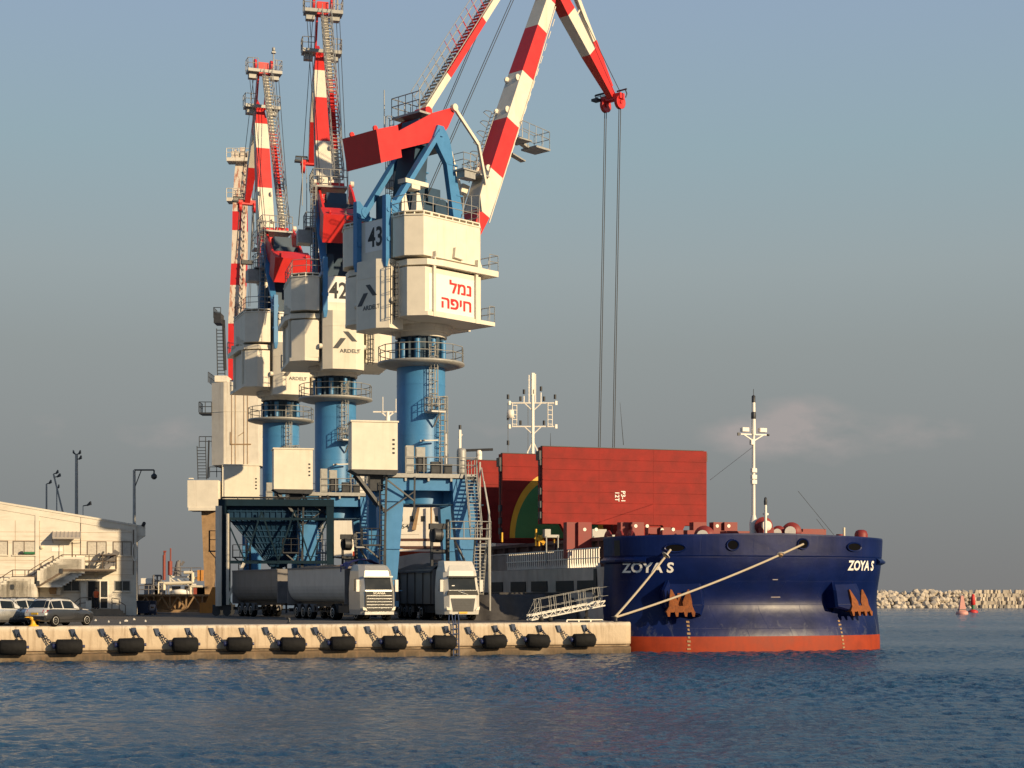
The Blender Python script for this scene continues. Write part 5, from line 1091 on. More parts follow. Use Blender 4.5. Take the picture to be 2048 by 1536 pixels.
# ------------------------------------------------------------------ lorries
def wheel(b, x, y, r, w_):
    b.lathe([(r*.5, -w_/2), (r*.93, -w_/2), (r, -w_*.35), (r, w_*.35), (r*.93, w_/2), (r*.5, w_/2)], (x, y, r), 20, axis='x', mi=0); b.lathe([(0, -w_*.3), (r*.25, -w_*.52), (r*.3, -w_*.4), (r*.66, -w_*.53), (r*.66, w_*.53), (r*.3, w_*.4), (r*.25, w_*.52), (0, w_*.3)], (x, y, r), 16, axis='x', mi=1)
def cab(root, paint, style):
    def ring(z, hw_, yf, yr, ch): return [Vector(p) for p in ((-hw_, yr, z), (-hw_, yf-ch, z), (-hw_+ch, yf, z), (hw_-ch, yf, z), (hw_, yf-ch, z), (hw_, yr, z))]
    b = MB(); b.loft([ring(.42, 1.2, -.02, -2.2, .25), ring(.75, 1.24, .03, -2.2, .28), ring(1.7, 1.25, .0, -2.2, .3), ring(2.05, 1.25, -.06, -2.2, .3), ring(2.95, 1.2, -.32, -2.2, .3), ring(3.35, 1.16, -.42, -2.2, .32), ring(3.7, 1.05, -.75, -2.15, .35), ring(3.78, .95, -1.05, -2.1, .35)], smooth=False)
    cb = b.build('cab', paint, root)
    b = MB(); fz = lambda z: -.06-(z-2.05)*.29+.03
    b.loft([[Vector((x, fz(z), z)) for x, z in ((-.95, 2.07), (.95, 2.07), (.92, 2.86), (-.92, 2.86))], [Vector((x, fz(z)-.03, z)) for x, z in ((-.95, 2.07), (.95, 2.07), (.92, 2.86), (-.92, 2.86))]], smooth=False)
    for k in (-1, 1):
        b.add([Vector((k*1.262, -.5, 2.0)), Vector((k*1.262, -1.35, 2.0)), Vector((k*1.215, -1.35, 2.8)), Vector((k*1.215, -.72, 2.8))], [(0, 1, 2, 3)])
    b.build('window', 'glass', cb)
    b = MB(); b.box(-1.05, 1.05, -.3, -.08, 2.9, 3.0); b.build('sun_visor', 'black' if style else paint, cb)
    if style == 0:
        b = MB(); b.prism([(-1.0, .62), (1.0, .62), (.98, 1.98), (-.98, 1.98)], -.02, .045, 'xz')
        b.build('grille', 'black', cb); b = MB()
        for i in range(5): z = .86+i*.2; b.box(-.92, .92, .05, .075, z, z+.04)
        b.build('grille_bar', 'chrome', cb)
        b = MB(); b.text('SCANIA', (0, .06, 1.78), (-1, 0, 0), (0, 0, 1), .14, 1.25, .01); b.build('badge', 'lamp_white', cb)
        b = MB(); b.box(-1.05, 1.05, -.02, .07, .42, .6); b.build('bumper', paint, cb)
    else:
        b = MB(); b.prism([(-.72, .62), (.72, .62), (.86, 1.5), (-.86, 1.5)], -.02, .045, 'xz'); b.build('grille', 'dark_steel', cb); b = MB()
        for i in range(5): z = .7+i*.16; b.box(-.62, .62, .05, .07, z, z+.03)
        b.build('grille_bar', 'dark_steel', cb)
        b = MB(); b.prism([(-1.1, 1.72), (1.1, 1.72), (1.02, 2.02), (-1.02, 2.02)], -.2, .005, 'xz'); b.build('scuttle_panel', 'black', cb)
        b = MB(); b.beam((-.35, .03, 1.75), (.35, .03, 1.98), .03, .03); b.lathe([(.10, -.01), (.13, 0), (.10, .01)], (0, .03, 1.86), 14, axis='y', cap=False); b.box(-1.0, 1.0, -.0, .02, 2.02, 2.05); b.build('badge', 'chrome', cb)
        b = MB(); b.box(-.3, .3, .05, .065, .48, .60); b.build('number_plate', 'plate_yellow', cb)
        b = MB(); b.loft([[Vector((x, y, z)) for x, y, z in ((-1.1, -.5, 3.3), (1.1, -.5, 3.3), (1.1, -2.1, 3.3), (-1.1, -2.1, 3.3))], [Vector((x, y, z)) for x, y, z in ((-1.0, -1.0, 4.0), (1.0, -1.0, 4.0), (1.05, -2.1, 4.05), (-1.05, -2.1, 4.05))]], smooth=False); b.build('wind_deflector', paint, cb)
        b = MB(); b.box(.55, .75, -.13, -.11, 2.2, 2.38); b.build('windscreen_sticker', 'sign_white', cb)
    for k in (-1, 1):
        b = MB(); b.loft([[Vector((k*x, .03, z)) for x, z in ((.85, .66), (1.15, .72), (1.2, .95), (.95, .88))], [Vector((k*x, .09-.04*(x > 1.1), z)) for x, z in ((.87, .68), (1.13, .74), (1.18, .92), (.96, .86))]], smooth=False); b.build('headlight', 'lamp_white', cb)
        b = MB(); b.box(k*1.34-.06, k*1.34+.14*k+.06*0, -.35, -.2, 1.95, 2.75) if False else b.box(min(k*1.3, k*1.52), max(k*1.3, k*1.52), -.42, -.26, 1.95, 2.75); b.beam((k*1.2, -.5, 2.7), (k*1.4, -.36, 2.72), .05, .05); b.build('mirror', paint, cb)
    b = MB(); b.box(-.45, .45, -6.2, -.3, .55, .9); b.box(-1.2, -.6, -4.2, -2.4, .5, 1.0); b.box(.6, 1.2, -4.2, -2.4, .5, 1.0); b.build('chassis', 'black', root)
    for k in (-1, 1):
        for y, in ((-1.15,), (-5.0,)): q = MB(); wheel(q, k*1.03, y, .5, .34 if y > -2 else .6); q.build('wheel', ['tyre', 'alloy'], root)
    for k in (-1, 1): q = MB(); q.loft([[Vector((k*x, -5.0+.58*math.cos(a), .52+.6*math.sin(a))) for a in [math.pi*i/10 for i in range(11)]] for x in (.7, 1.24)], cap=False, closed=False); q.build('mudguard', 'dark_steel', root)
def trailer_body(root, y0, L_, paint, prof, heap):
    b = MB(); yb = y0-L_
    b.loft([[Vector((x, y, z)) for x, z in prof] for y in (y0, yb)], smooth=False)
    bd = b.build('trailer_body', paint, root)
    zt_ = max(z for x, z in prof)
    b = MB(); b.box(-1.28, 1.28, y0-.02, y0+.06, 1.1, zt_+.05); b.box(-1.28, 1.28, yb-.06, yb+.02, 1.0, zt_+.02)
    for k in (-1, 1): b.box(k*1.27-.05, k*1.27+.05, yb, y0, zt_-.06, zt_+.06)
    b.build('body_rim', 'far_grey', bd)
    b = MB()
    for k in (-1, 1): b.box(k*1.1-.06, k*1.1+.06, yb+5.0, y0-2.8, .55, .62); b.box(k*1.1-.06, k*1.1+.06, yb+5.0, y0-2.8, .9, .97); b.box(k*1.1-.06, k*1.1+.06, yb+5, yb+5.1, .5, 1.0)
    b.box(-.5, .5, yb+.2, y0-.4, .95, 1.25); b.box(-1.2, 1.2, yb-.05, yb+.15, .5, .75); b.build('underframe', 'black', root)
    for i in range(3):
        for k in (-1, 1): q = MB(); wheel(q, k*1.0, yb+1.6+i*1.32, .5, .4); q.build('wheel', ['tyre', 'alloy'], root)
    for k in (-1, 1): q = MB(); [q.loft([[Vector((k*x, yb+1.6+i*1.32+.58*math.cos(a), .5+.58*math.sin(a))) for a in [math.pi*j/8 for j in range(9)]] for x in (.75, 1.24)], cap=False, closed=False) for i in range(3)]; q.build('mudguard', 'far_grey', root)
    if heap:
        b = MB(); N1, N2 = 14, 6; vs = []
        for i in range(N1+1):
            for j in range(N2+1):
                x = -1.2+2.4*j/N2; y = yb+.1+(L_-.2)*i/N1; vs.append((x, y, zt_-.08+heap*math.sin(math.pi*j/N2)**.7*(.35+.65*abs(math.sin(i*.7)))*min(1, i/2, (N1-i)/2)+random.uniform(-.03, .03)))
        b.add(vs, [(i*(N2+1)+j, i*(N2+1)+j+1, (i+1)*(N2+1)+j+1, (i+1)*(N2+1)+j) for i in range(N1) for j in range(N2)], smooth=True); b.build('grain_load', 'grain', bd)
    return bd
half = [(1.27, 3.62), (1.27, 2.3), (1.2, 1.7), (.95, 1.32), (.6, 1.2)]
TUB = [(-x, z) for x, z in half[::-1]][::-1] + half[::-1]
TUB = [(-1.27, 3.62), (-1.27, 2.35), (-1.24, 2.1), (-1.17, 1.85), (-1.05, 1.62), (-.88, 1.42), (-.66, 1.28), (-.4, 1.2), (.4, 1.2), (.66, 1.28), (.88, 1.42), (1.05, 1.62), (1.17, 1.85), (1.24, 2.1), (1.27, 2.35), (1.27, 3.62)]
BOX = [(-1.25, 3.45), (-1.25, 1.1), (1.25, 1.1), (1.25, 3.45)]
p = W(758, 1242, 166.5)
tr = thing('tractor_unit', (p.x, p.y, QZ), R(208), 'silver lorry with chrome grille bars pulling a rounded grey tipper trailer', 'lorry')
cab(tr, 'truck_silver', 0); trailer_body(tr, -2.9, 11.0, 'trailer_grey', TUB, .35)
b = MB(); N_ = 12; vs = []
for i in range(N_+1):
    for j in range(N_+1):
        x = -1.3+2.6*j/N_; y = -3.6+1.3*i/N_; vs.append((x, y, 3.72+.38*math.sin(math.pi*j/N_)+.1*random.random()-.25*(abs(x) > 1.2)))
b.add(vs, [(i*(N_+1)+j, i*(N_+1)+j+1, (i+1)*(N_+1)+j+1, (i+1)*(N_+1)+j) for i in range(N_) for j in range(N_)], smooth=True); b.box(-1.32, 1.32, -3.6, -3.5, 3.3, 3.8); b.build('tarpaulin', 'tarp_blue', tr)
p = W(926, 1242, 167.5)
tv = thing('tipper_lorry', (p.x, p.y, QZ), R(201), 'white fronted tipper lorry with yellow number plate and heaped grey cover', 'lorry')
cab(tv, 'truck_white', 1); trailer_body(tv, -2.7, 9.5, 'tipper_grey', BOX, 0)
b = MB(); N_ = 14; vs = []
for i in range(N_+1):
    for j in range(9):
        x = -1.42+2.84*j/8; y = -2.6-9.4*i/N_; vs.append((x, y, 3.5+.5*math.sin(math.pi*j/8)*(.7+.3*math.sin(i*1.3))+random.uniform(-.05, .05)-(.22 if j in (0, 8) else 0)))
b.add(vs, [(i*9+j, i*9+j+1, (i+1)*9+j+1, (i+1)*9+j) for i in range(N_) for j in range(8)], smooth=True)
for i in range(5): b.beam((1.27, -3-i*1.8, 3.35), (1.27, -3-i*1.8, 1.1), .1, .1); b.beam((-1.27, -3-i*1.8, 3.35), (-1.27, -3-i*1.8, 1.1), .1, .1)
b.build('load_cover', 'tarp_grey', tv)
p = W(596, 1236, 187.5)
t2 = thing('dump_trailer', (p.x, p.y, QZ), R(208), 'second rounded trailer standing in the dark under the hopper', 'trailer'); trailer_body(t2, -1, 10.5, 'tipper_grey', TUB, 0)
# rusty bin between the two lorries and tarpaulin heap by the ship
p = W(836, 1238, 186); root = thing('steel_bin', (p.x, p.y, QZ), R(10), 'rusty open steel bin between the two lorry cabs', 'bin')
b = MB(); b.loft([[(-1.1, 0, .9), (1.2, 0, .9), (1.2, 2, .9), (-1.1, 2, .9)], [(-1.3, -.1, 2.2), (1.4, -.1, 2.2), (1.4, 2.2, 2.2), (-1.3, 2.2, 2.2)]], smooth=False); b.box(-1.4, 1.5, -.2, -.1, 2.15, 2.3); b.prism([(-1.0, 2.3), (-.2, 2.3), (.1, 3.4), (-.2, 3.6)], .2, 1.5, 'xz'); b.build('body', 'rust_pale', root)
b = MB()
for x in (-1.0, 1.1): b.box(x-.12, x+.12, .1, .35, 0, .9); b.box(x-.12, x+.12, 1.6, 1.85, 0, .9)
b.build('leg', 'dark_steel', root)
p = W(1055, 1240, 173); b = MB(Matrix.Translation((p.x, p.y, QZ)) @ Matrix.Rotation(R(8), 4, 'Z')); N1, N2 = 26, 9; vs = []
for i in range(N1+1):
    for j in range(N2+1):
        x = -3.6+7.2*i/N1; k = j/N2; h_ = 1.75*min(1, k*1.5); x += (1-k)*-.4; vs.append((x, -1.2+2.6*k+.25*math.sin(x*3.2+k*2)*(1-k*.5)+random.uniform(-.06, .06), h_*(1-.12*(x > 1.5))+.03*math.sin(x*4.1-k*3)*k+random.uniform(-.04, .04)))
b.add(vs, [(i*(N2+1)+j, i*(N2+1)+j+1, (i+1)*(N2+1)+j+1, (i+1)*(N2+1)+j) for i in range(N1) for j in range(N2)], smooth=True)
b.add([(-4, 1.4, 0), (3.6, 1.4, 0), (3.6, 1.4, 1.9), (-4, 1.4, 1.9)], [(0, 1, 2, 3)])
tag(b.build('tarpaulin', 'tarp_grey'), 'grey tarpaulin hanging in folds against the ship side by the gangway', 'tarpaulin')
# gangway
a = W(1058, 1241, 160.5); a.z = QZ+.12; q = W(1205, 1214, 164); q.z = QZ+1.05
root = thing('gangway', (a.x, a.y, QZ), 0, 'white aluminium gangway with rope rails sloping up to the ship', 'gangway')
v = q-a; o = Vector((a.x, a.y, QZ)); p0 = a-o; p1 = q-o; nn = Vector((-v.y, v.x, 0)).normalized()*.35
b = MB()
for k in (-1, 1):
    b.beam(p0+nn*k, p1+nn*k, .07, .09); b.beam(p0+nn*k-Vector((0, 0, -.3)), p1+nn*k-Vector((0, 0, -.3)), .06, .09)
    for i in range(17): f_ = i/17; b.beam(p0.lerp(p1, f_)+nn*k+Vector((0, 0, .3 if i % 2 else 0)), p0.lerp(p1, f_+1/17)+nn*k+Vector((0, 0, 0 if i % 2 else .3)), .04, .05)
for i in range(20): f_ = i/20; b.beam(p0.lerp(p1, f_)-nn, p0.lerp(p1, f_)+nn, .1, .03)
b.build('walkway', 'truck_white', root)
b = MB()
for k in (-1, 1):
    for i in range(5): f_ = .12+.2*i; p = p0.lerp(p1, f_)+nn*k; b.cyl(p, p+Vector((-.12, 0, 1.25)), .024, n=5); b.cyl(p+Vector((.12, 0, 0)), p+Vector((0, 0, 1.25)), .02, n=5)
    for h_ in (.65, 1.23): b.tube([p0+nn*k+Vector((0, 0, .2))]+[p0.lerp(p1, .12+.2*i)+nn*k+Vector((-.05, 0, h_)) for i in range(5)]+[p1+nn*k+Vector((.2, 0, h_))], .015, 4)
b.build('hand_rail', 'galvanised', root)
b = MB()
for f_ in (.16, .28, .78):
    p = p0.lerp(p1, f_)
    for k in (-1, 1): b.lathe([(0, -.06), (.16, -.06), (.18, 0), (.16, .06), (0, .06)], (p.x, p.y+k*.45, .17), 12, axis='y')
    b.beam((p.x, p.y, .1), (p.x, p.y, p.z), .2, .2)
b.build('roller', 'black', root)

# ------------------------------------------------------------------ cars
def car(px, d, ang, paint, label, rails=True, two=None):
    p = W(px, 1250, d); root = thing('parked_car', (p.x, p.y, QZ), R(ang-90), label, 'car', 'cars parked on the quay edge'); root.scale = (.92, .92, .95)
    st = [(0, .5, .84, .86, .80, .76), (.1, .36, .98, 1.02, .87, .80), (.3, .3, 1.0, 1.08, .90, .76), (.62, .28, 1.02, 1.58, .91, .62), (1.5, .26, 1.0, 1.63, .92, .65), (2.35, .26, .98, 1.58, .92, .63), (3.0, .26, .98, 1.08, .92, .74), (3.75, .28, .94, 1.02, .89, .70), (4.15, .3, .82, .90, .82, .62), (4.32, .42, .62, .64, .72, .5)]
    b = MB(); rings = []
    for y, zb, zl, zt_, wb, wt in st: rings.append([Vector((x, y-2.1, z)) for x, z in ((-wb*.9, zb), (-wb, zb+.18), (-wb*1.01, (zb+zl)/2), (-wb*.98, zl), (-wt, zt_-.03), (-wt*.6, zt_), (wt*.6, zt_), (wt, zt_-.03), (wb*.98, zl), (wb*1.01, (zb+zl)/2), (wb, zb+.18), (wb*.9, zb))])
    b.loft(rings, smooth=True); nr_ = 12
    if two:                                          # paler upper body and tailgate
        for fi, f in enumerate(b.f[:nr_*9]):
            st_i, j_ = fi//nr_, fi % nr_
            if 3 <= j_ <= 7 or (st_i < 1 and 2 <= j_ <= 8): b.m[fi] = 1
        b.m[nr_*9] = 1
    bd = b.build('body', [paint, two or paint], root)
    b = MB()
    def off(i, j, f_=0, k2=0): r = rings[i][j].lerp(rings[i+1][j], f_) if f_ else rings[i][j].copy(); return r
    for sx_ in (0, 1):
        J = (3, 4) if not sx_ else (8, 7); ox = Vector((-.012 if not sx_ else .012, 0, .008))
        for i, f0, f1 in ((2, .35, 1), (3, .06, .93), (4, .05, 1), (5, 0.03, .72)):
            lo0, lo1 = rings[i][J[0]].lerp(rings[i+1][J[0]], f0), rings[i][J[0]].lerp(rings[i+1][J[0]], f1); hi0, hi1 = rings[i][J[1]].lerp(rings[i+1][J[1]], f0), rings[i][J[1]].lerp(rings[i+1][J[1]], f1)
            b.add([lo0.lerp(hi0, .08)+ox, lo1.lerp(hi1, .08)+ox, lo1.lerp(hi1, .84)+ox, lo0.lerp(hi0, .84)+ox], [(0, 1, 2, 3)])
    up = Vector((0, -.01, .012))
    for i, f0, f1, dy in ((2, .05, .86, -1), (5, .12, .93, 1)):
        u0 = Vector((0, dy*.01, .014)); b.add([rings[i][4].lerp(rings[i+1][4], f0)+u0, rings[i][7].lerp(rings[i+1][7], f0)+u0, rings[i][7].lerp(rings[i+1][7], f1)+u0, rings[i][4].lerp(rings[i+1][4], f1)+u0], [(0, 1, 2, 3)])
        b.add([rings[i][j].lerp(rings[i+1][j], f)+u0*1.2 for j, f in ((5, f0), (6, f0), (6, f1), (5, f1))], [(0, 1, 2, 3)])
    b.build('window', 'glass', bd)
    for k in (-1, 1):
        for y in (.8, 3.5):
            q = MB(); wheel(q, k*.83, y-2.1, .35, .22); q.build('wheel', ['tyre', 'alloy'], root)
        q = MB(); q.loft([[Vector((k*.62, -2.12, .82)), Vector((k*.86, -2.06, .80)), Vector((k*.90, -1.9, .98)), Vector((k*.62, -2.02, 1.0))], [Vector((k*.60, -2.0, .82)), Vector((k*.84, -1.9, .80)), Vector((k*.86, -1.75, .98)), Vector((k*.6, -1.9, 1.0))]], smooth=False); q.build('tail_light', 'tail_red', bd)
        q = MB(); q.loft([[Vector((k*.5, 2.08, .66)), Vector((k*.76, 1.98, .68)), Vector((k*.80, 1.8, .80)), Vector((k*.52, 1.98, .78))], [Vector((k*.5, 1.9, .66)), Vector((k*.7, 1.8, .68)), Vector((k*.72, 1.7, .80)), Vector((k*.5, 1.8, .78))]], smooth=False); q.build('headlight', 'lamp_white', bd)
        q = MB(); q.box(min(k*.92, k*1.06), max(k*.92, k*1.06), .75, .87, .98, 1.1); q.build('door_mirror', paint, bd)
        q = MB()
        if rails:
            q.tube([Vector((k*.58, -1.35, 1.59)), Vector((k*.58, -1.2, 1.66)), Vector((k*.6, .0, 1.69)), Vector((k*.58, .25, 1.62))], .025); q.build('roof_rail', 'dark_steel', bd)
    q = MB(); q.box(-.80, .80, -2.13, -1.95, .40, .62); q.box(-.7, .7, 1.9, 2.2, .36, .55)
    for k in (-1, 1): q.box(min(k*.86, k*.935), max(k*.86, k*.935), -1.0, 1.1, .24, .38)
    q.build('bumper', 'black', bd)
    q = MB(); q.box(-.26, .26, -2.14, -2.10, .70, .81); q.build('number_plate', 'plate_yellow', bd)
    return root
car(119, 140.8, 62, 'car_charcoal', 'dark grey crossover car with pale roof and tailgate parked beside the yellow bollard', two='car_white')
car(4, 141.2, 48, 'car_silver', 'silver estate car cut by the left edge of the photo', two='car_white')
car(50, 145.8, 62, 'car_white', 'white crossover car mostly hidden behind the dark grey one')
car(72, 150.5, 62, 'car_silver', 'car behind showing only its roof rails above the dark crossover')
car(16, 149.5, 60, 'car_charcoal', 'farthest dark car roof seen above the silver estate')

# ------------------------------------------------------------------ cream warehouse
BS = 24.0; bo = W(272, 1230, F0/BS)
bld = thing('warehouse', (bo.x, bo.y, QZ), R(12), 'cream painted warehouse with sloping roofline, outside stairs and awning', 'building')
def bx(px): return (px-272)/BS
def bz_(py): return (1231-py)/BS
b = MB(); hz = bz_(1053); sl_ = .163
b.prism([(0, 0), (0, hz), (-22, hz+22*sl_), (-44, hz), (-44, 0)], 0, 13, 'xz'); wl = b.build('wall', 'wall_cream', bld)
b = MB()
b.prism([(.05, hz+.0), (.05, hz+.16), (-22, hz+.16+22*sl_), (-22, hz+22*sl_)], -.10, 13.1, 'xz'); b.prism([(.03, hz-.5), (.03, hz), (-22, hz+22*sl_), (-22, hz-.5+22*sl_)], -.05, 0, 'xz')
b.box(bx(78), bx(85.5), -.06, 0, 0, bz_(1031)); b.box(bx(265), .04, -.06, 0, 0, hz-.1); b.build('roof_edge', 'wall_cream', wl)
def window(px0, px1, y0, y1, glass, name='window'):
    b = MB(); x0, x1, z0, z1 = bx(px0), bx(px1), bz_(y1), bz_(y0); b.box(x0, x1, -.02, .0, z0, z1); o = b.build(name, glass, bld)
    b = MB(); f_ = .06
    for q in ((x0-f_, x0, z0-f_, z1+f_), (x1, x1+f_, z0-f_, z1+f_), (x0, x1, z1, z1+f_), ((x0+x1)/2-.03, (x0+x1)/2+.03, z0, z1)): b.box(q[0], q[1], -.045, 0, q[2], q[3])
    b.build('frame', 'brown_rail' if glass == 'curtain' else 'frame_grey', o)
    b = MB(); b.box(x0-.12, x1+.12, -.12, 0, z0-.14, z0-.06); b.build('sill', 'wall_cream', o)
for a, c in ((-60, -18), (-12, 25), (37, 77), (178.5, 213.5), (228.5, 262)): window(a, c, 1085, 1110, 'curtain')
window(132.5, 161.5, 1163, 1181.5, 'window_dark'); window(231.5, 259.5, 1163, 1181.5, 'window_dark')
b = MB(); x0, x1, z0, z1 = bx(178), bx(217.5), bz_(1216.5), bz_(1163); b.box(x0, x1, -.015, .0, z0, z1); dr = b.build('doorway', 'black', bld)
b = MB()
for px in (178, 202.5, 217.5): b.box(bx(px)-.04, bx(px)+.04, -.07, 0, z0, z1)
b.box(x0, x1, -.07, 0, z1, z1+.08); b.box(bx(203), bx(217), -.06, -.02, bz_(1196)-.05, bz_(1196)+.05); b.build('door_frame', 'ship_white', dr)
b = MB(); b.box(bx(165.5), bx(177), -.55, -.5, z0, z1-.1); b.build('door_leaf', 'wall_cream', dr)
b = MB(); b.box(bx(203.5), bx(217), -.05, -.02, bz_(1195), z1); b.build('door_glass', 'window_dark', dr)
b = MB(); b.prism([(bx(180), 0), (bx(180), .55), (bx(240), .55), (bx(243), .4), (bx(247), .4), (bx(247), .2), (bx(252), .2), (bx(252), 0)], -1.3, 0, 'xz'); b.build('entrance_steps', 'step_concrete', bld)
b = MB(); b.rail([(bx(226), -1.2, .55), (bx(240), -1.2, .45)], .9, .6, .03); b.rail([(bx(240), -1.2, .3), (bx(252), -1.2, .0)], .85, 1, .03, mid=False); b.rail([(bx(152), -1.2, 0), (bx(165), -1.2, .5), (bx(187), -1.2, .55)], .95, .9, .03); b.build('entrance_rail', 'brown_rail', bld)
b = MB(); b.box(bx(176), bx(187), -1.35, -1.25, .5, 1.25); b.build('entrance_panel', 'wall_cream', bld)
b = MB()
for y_ in (1066, 1082.5, 1122, 1150): b.box(-18, bx(264), -.006, 0, bz_(y_)-.012, bz_(y_)+.012)
for x_ in (bx(86), bx(77), bx(40)): b.box(x_-.015, x_+.015, -.008, 0, .3, hz+.4)
b.build('wall_joint', 'rust_pale', wl)
# stairs and landing
zl = bz_(1139); b = MB(); b.box(bx(130), bx(233), -1.5, 0, zl-.14, zl)
zm = bz_(1169); b.box(bx(38), bx(84), -1.5, 0, 0, zm)
n_st = 8
for i in range(n_st): k = i/n_st; b.box(bx(84)+(bx(132)-bx(84))*k, bx(84)+(bx(132)-bx(84))*(k+1), -1.5, 0, zm+(zl-zm)*k-.25, zm+(zl-zm)*(k+.9))
for i in range(n_st): k = i/n_st; b.box(bx(-8)+(bx(38)-bx(-8))*k, bx(-8)+(bx(38)-bx(-8))*(k+1), -1.5, 0, 0, bz_(1198)+(zm-bz_(1198))*(k+.6))
stc = b.build('outside_stairs', 'wall_cream', bld)
b = MB(); b.beam((bx(84), -1.52, zm-.25), (bx(132), -1.52, zl-.25), .05, .16); b.box(bx(128), bx(235), -1.56, -1.5, zl-.2, zl-.02)
R1 = [(bx(-12), -1.45, bz_(1203)), (bx(38), -1.45, zm), (bx(84), -1.45, zm), (bx(131), -1.45, zl), (bx(234), -1.45, zl), (bx(234), -.1, zl)]
b.rail(R1, 1.15, 1.0, .035); b.rail([(bx(66), -.1, zm), (bx(113), -.1, zl)], 1.1, 1.1, .03); b.build('stair_rail', 'brown_rail', stc)
b = MB()
for px, y in ((38, 1172), (86, 1165), (130, 1141), (7, 1190)): b.box(bx(px)-.12, bx(px)+.12, -1.6, -1.45, bz_(y)-.3, bz_(y)+.1)
b.build('stair_bracket', 'dark_steel', stc)
# awning
b = MB(); x0, x1, zt_ = bx(112), bx(165), bz_(1065)
b.loft([[(x0, -.02, zt_), (x1, -.02, zt_), (x1, -.02, zt_-.04), (x0, -.02, zt_-.04)], [(x0+.05, -1.25, zt_-.5), (x1+.02, -1.25, zt_-.5), (x1+.02, -1.25, zt_-.54), (x0+.05, -1.25, zt_-.54)]], smooth=False)
for i in range(8): x = x0+(x1-x0)*i/7; b.beam((x, -.03, zt_+.02), (x+.03, -1.25, zt_-.48), .05, .05)
b.box(x0+.03, x1+.03, -1.28, -1.22, zt_-.62, zt_-.5); aw = b.build('awning', 'awning', bld)
b = MB(); b.beam((x1, -.03, zt_-.9), (x1, -1.2, zt_-.52), .05, .05); b.beam((x0, -.03, zt_-.9), (x0, -1.2, zt_-.52), .05, .05); b.build('awning_bracket', 'brown_rail', aw)
b = MB(); b.box(bx(132), bx(150), -.04, 0, zl, zl+2.1); b.build('upper_door', 'wall_cream', bld)
b = MB(); b.box(bx(109), bx(130), -.03, 0, bz_(1104), bz_(1096)); b.build('wall_notice', 'sign_white', bld)
for i, (px, y, r_) in enumerate(((195, 1151, .19), (90, 1096, .17))): b = MB(); b.lathe([(0, -.12), (r_, -.10), (r_, 0)], (bx(px), 0, bz_(y)), 18, axis='y'); b.build('wall_lamp', 'pipe_cream', bld)
b = MB(); b.box(bx(104), bx(127), -.5, -.1, bz_(1190), bz_(1172)); ac = b.build('air_conditioner', 'wall_cream', bld)
b = MB(); b.box(bx(104)+.08, bx(119), -.52, -.5, bz_(1189), bz_(1173.5)); b.lathe([(.28, -.02), (.32, -.03), (.28, 0)], (bx(112), -.52, bz_(1181)), 18, axis='y', cap=False); b.build('fan_grille', 'rust_pale', ac)
b = MB(); b.box(bx(266), bx(268), -.12, -.06, bz_(1150), bz_(1060)); b.tube([(bx(120), -.05, bz_(1172)), (bx(121), -.05, bz_(1157))], .04); b.tube([(bx(165), -.04, bz_(1110)), (bx(165), -.04, bz_(1035))], .025); b.tube([(bx(123.5), -.04, bz_(1120)), (bx(123.5), -.04, bz_(1090))], .025); b.tube([(bx(149), -.06, bz_(1122)), (bx(149), -.06, bz_(1085))], .05); b.build('pipe', 'brown_rail', bld)
b = MB(); b.box(-.0, bx(290), .2, 1.4, bz_(1072), bz_(1050)); b.prism([(0, bz_(1085)), (0, bz_(1072)), (bx(289), bz_(1072)), (bx(279), bz_(1079))], .25, 1.3, 'xz'); b.build('gutter_box', 'old_white', bld)
b = MB(); b.cyl((bx(286), .2, bz_(1050)), (bx(288), -.2, bz_(1047)), .15, n=8); b.build('floodlight', 'black', bld)
b = MB()
for j in range(2): b.lathe([(.40, -.03), (.44, 0), (.40, .03)], (0, 0, 0), 20, axis='y', cap=False) if False else None
pts = [(bx(270)+.18*math.cos(a)*1.0, -.1, bz_(1105)+.75*math.sin(a)) for a in [2*math.pi*i/16 for i in range(17)]]; b.tube(pts, .05); b.build('cable_coil', 'ship_white', bld)
BM_ = Matrix.Translation((bo.x, bo.y, QZ)) @ Matrix.Rotation(R(12), 4, 'Z')
def bw_(px, y, py): return BM_ @ Vector((bx(px), y, bz_(py)))
# junk on the landing
p = bw_(212, -.8, 1139); root = thing('folded_trolley', p, R(12), 'dark folded metal trolley lying on the warehouse landing', 'trolley')
b = MB(); b.beam((-.9, 0, .05), (-.1, .1, 1.45), .7, .12); b.box(-1.6, -.7, -.4, .4, .05, .3); b.build('frame_panel', 'dark_steel', root)
b = MB(); b.beam((-.2, -.2, 1.1), (.9, -.2, 1.25), .5, .2); b.beam((-.1, -.3, .5), (.9, -.3, 1.1), .08, .08); b.beam((.1, .2, .1), (1.0, .1, 1.5), .12, .5); b.beam((0, -.3, .1), (.7, -.3, .5), .25, .3); b.cyl((.2, -.35, .2), (.2, -.15, .2), .2, n=12); b.cyl((.7, -.35, .45), (.7, -.15, .45), .22, n=12); b.build('handle', 'far_grey', root)
# bundle on the sill
p = bw_(67, -.14, 1110); root = thing('rolled_mat', p, R(12), 'green rolled mat left on the upper window sill', 'mat'); b = MB(); b.cyl((-.4, 0, .1), (.42, 0, .1), .11, n=10); b.cyl((-.55, 0, .1), (-.42, 0, .1), .04, n=8); b.build('roll', 'buoy_green', root); b = MB(); b.cyl((-.72, 0, .12), (-.5, 0, .12), .13, n=8); b.build('end_cap', 'dark_steel', root)
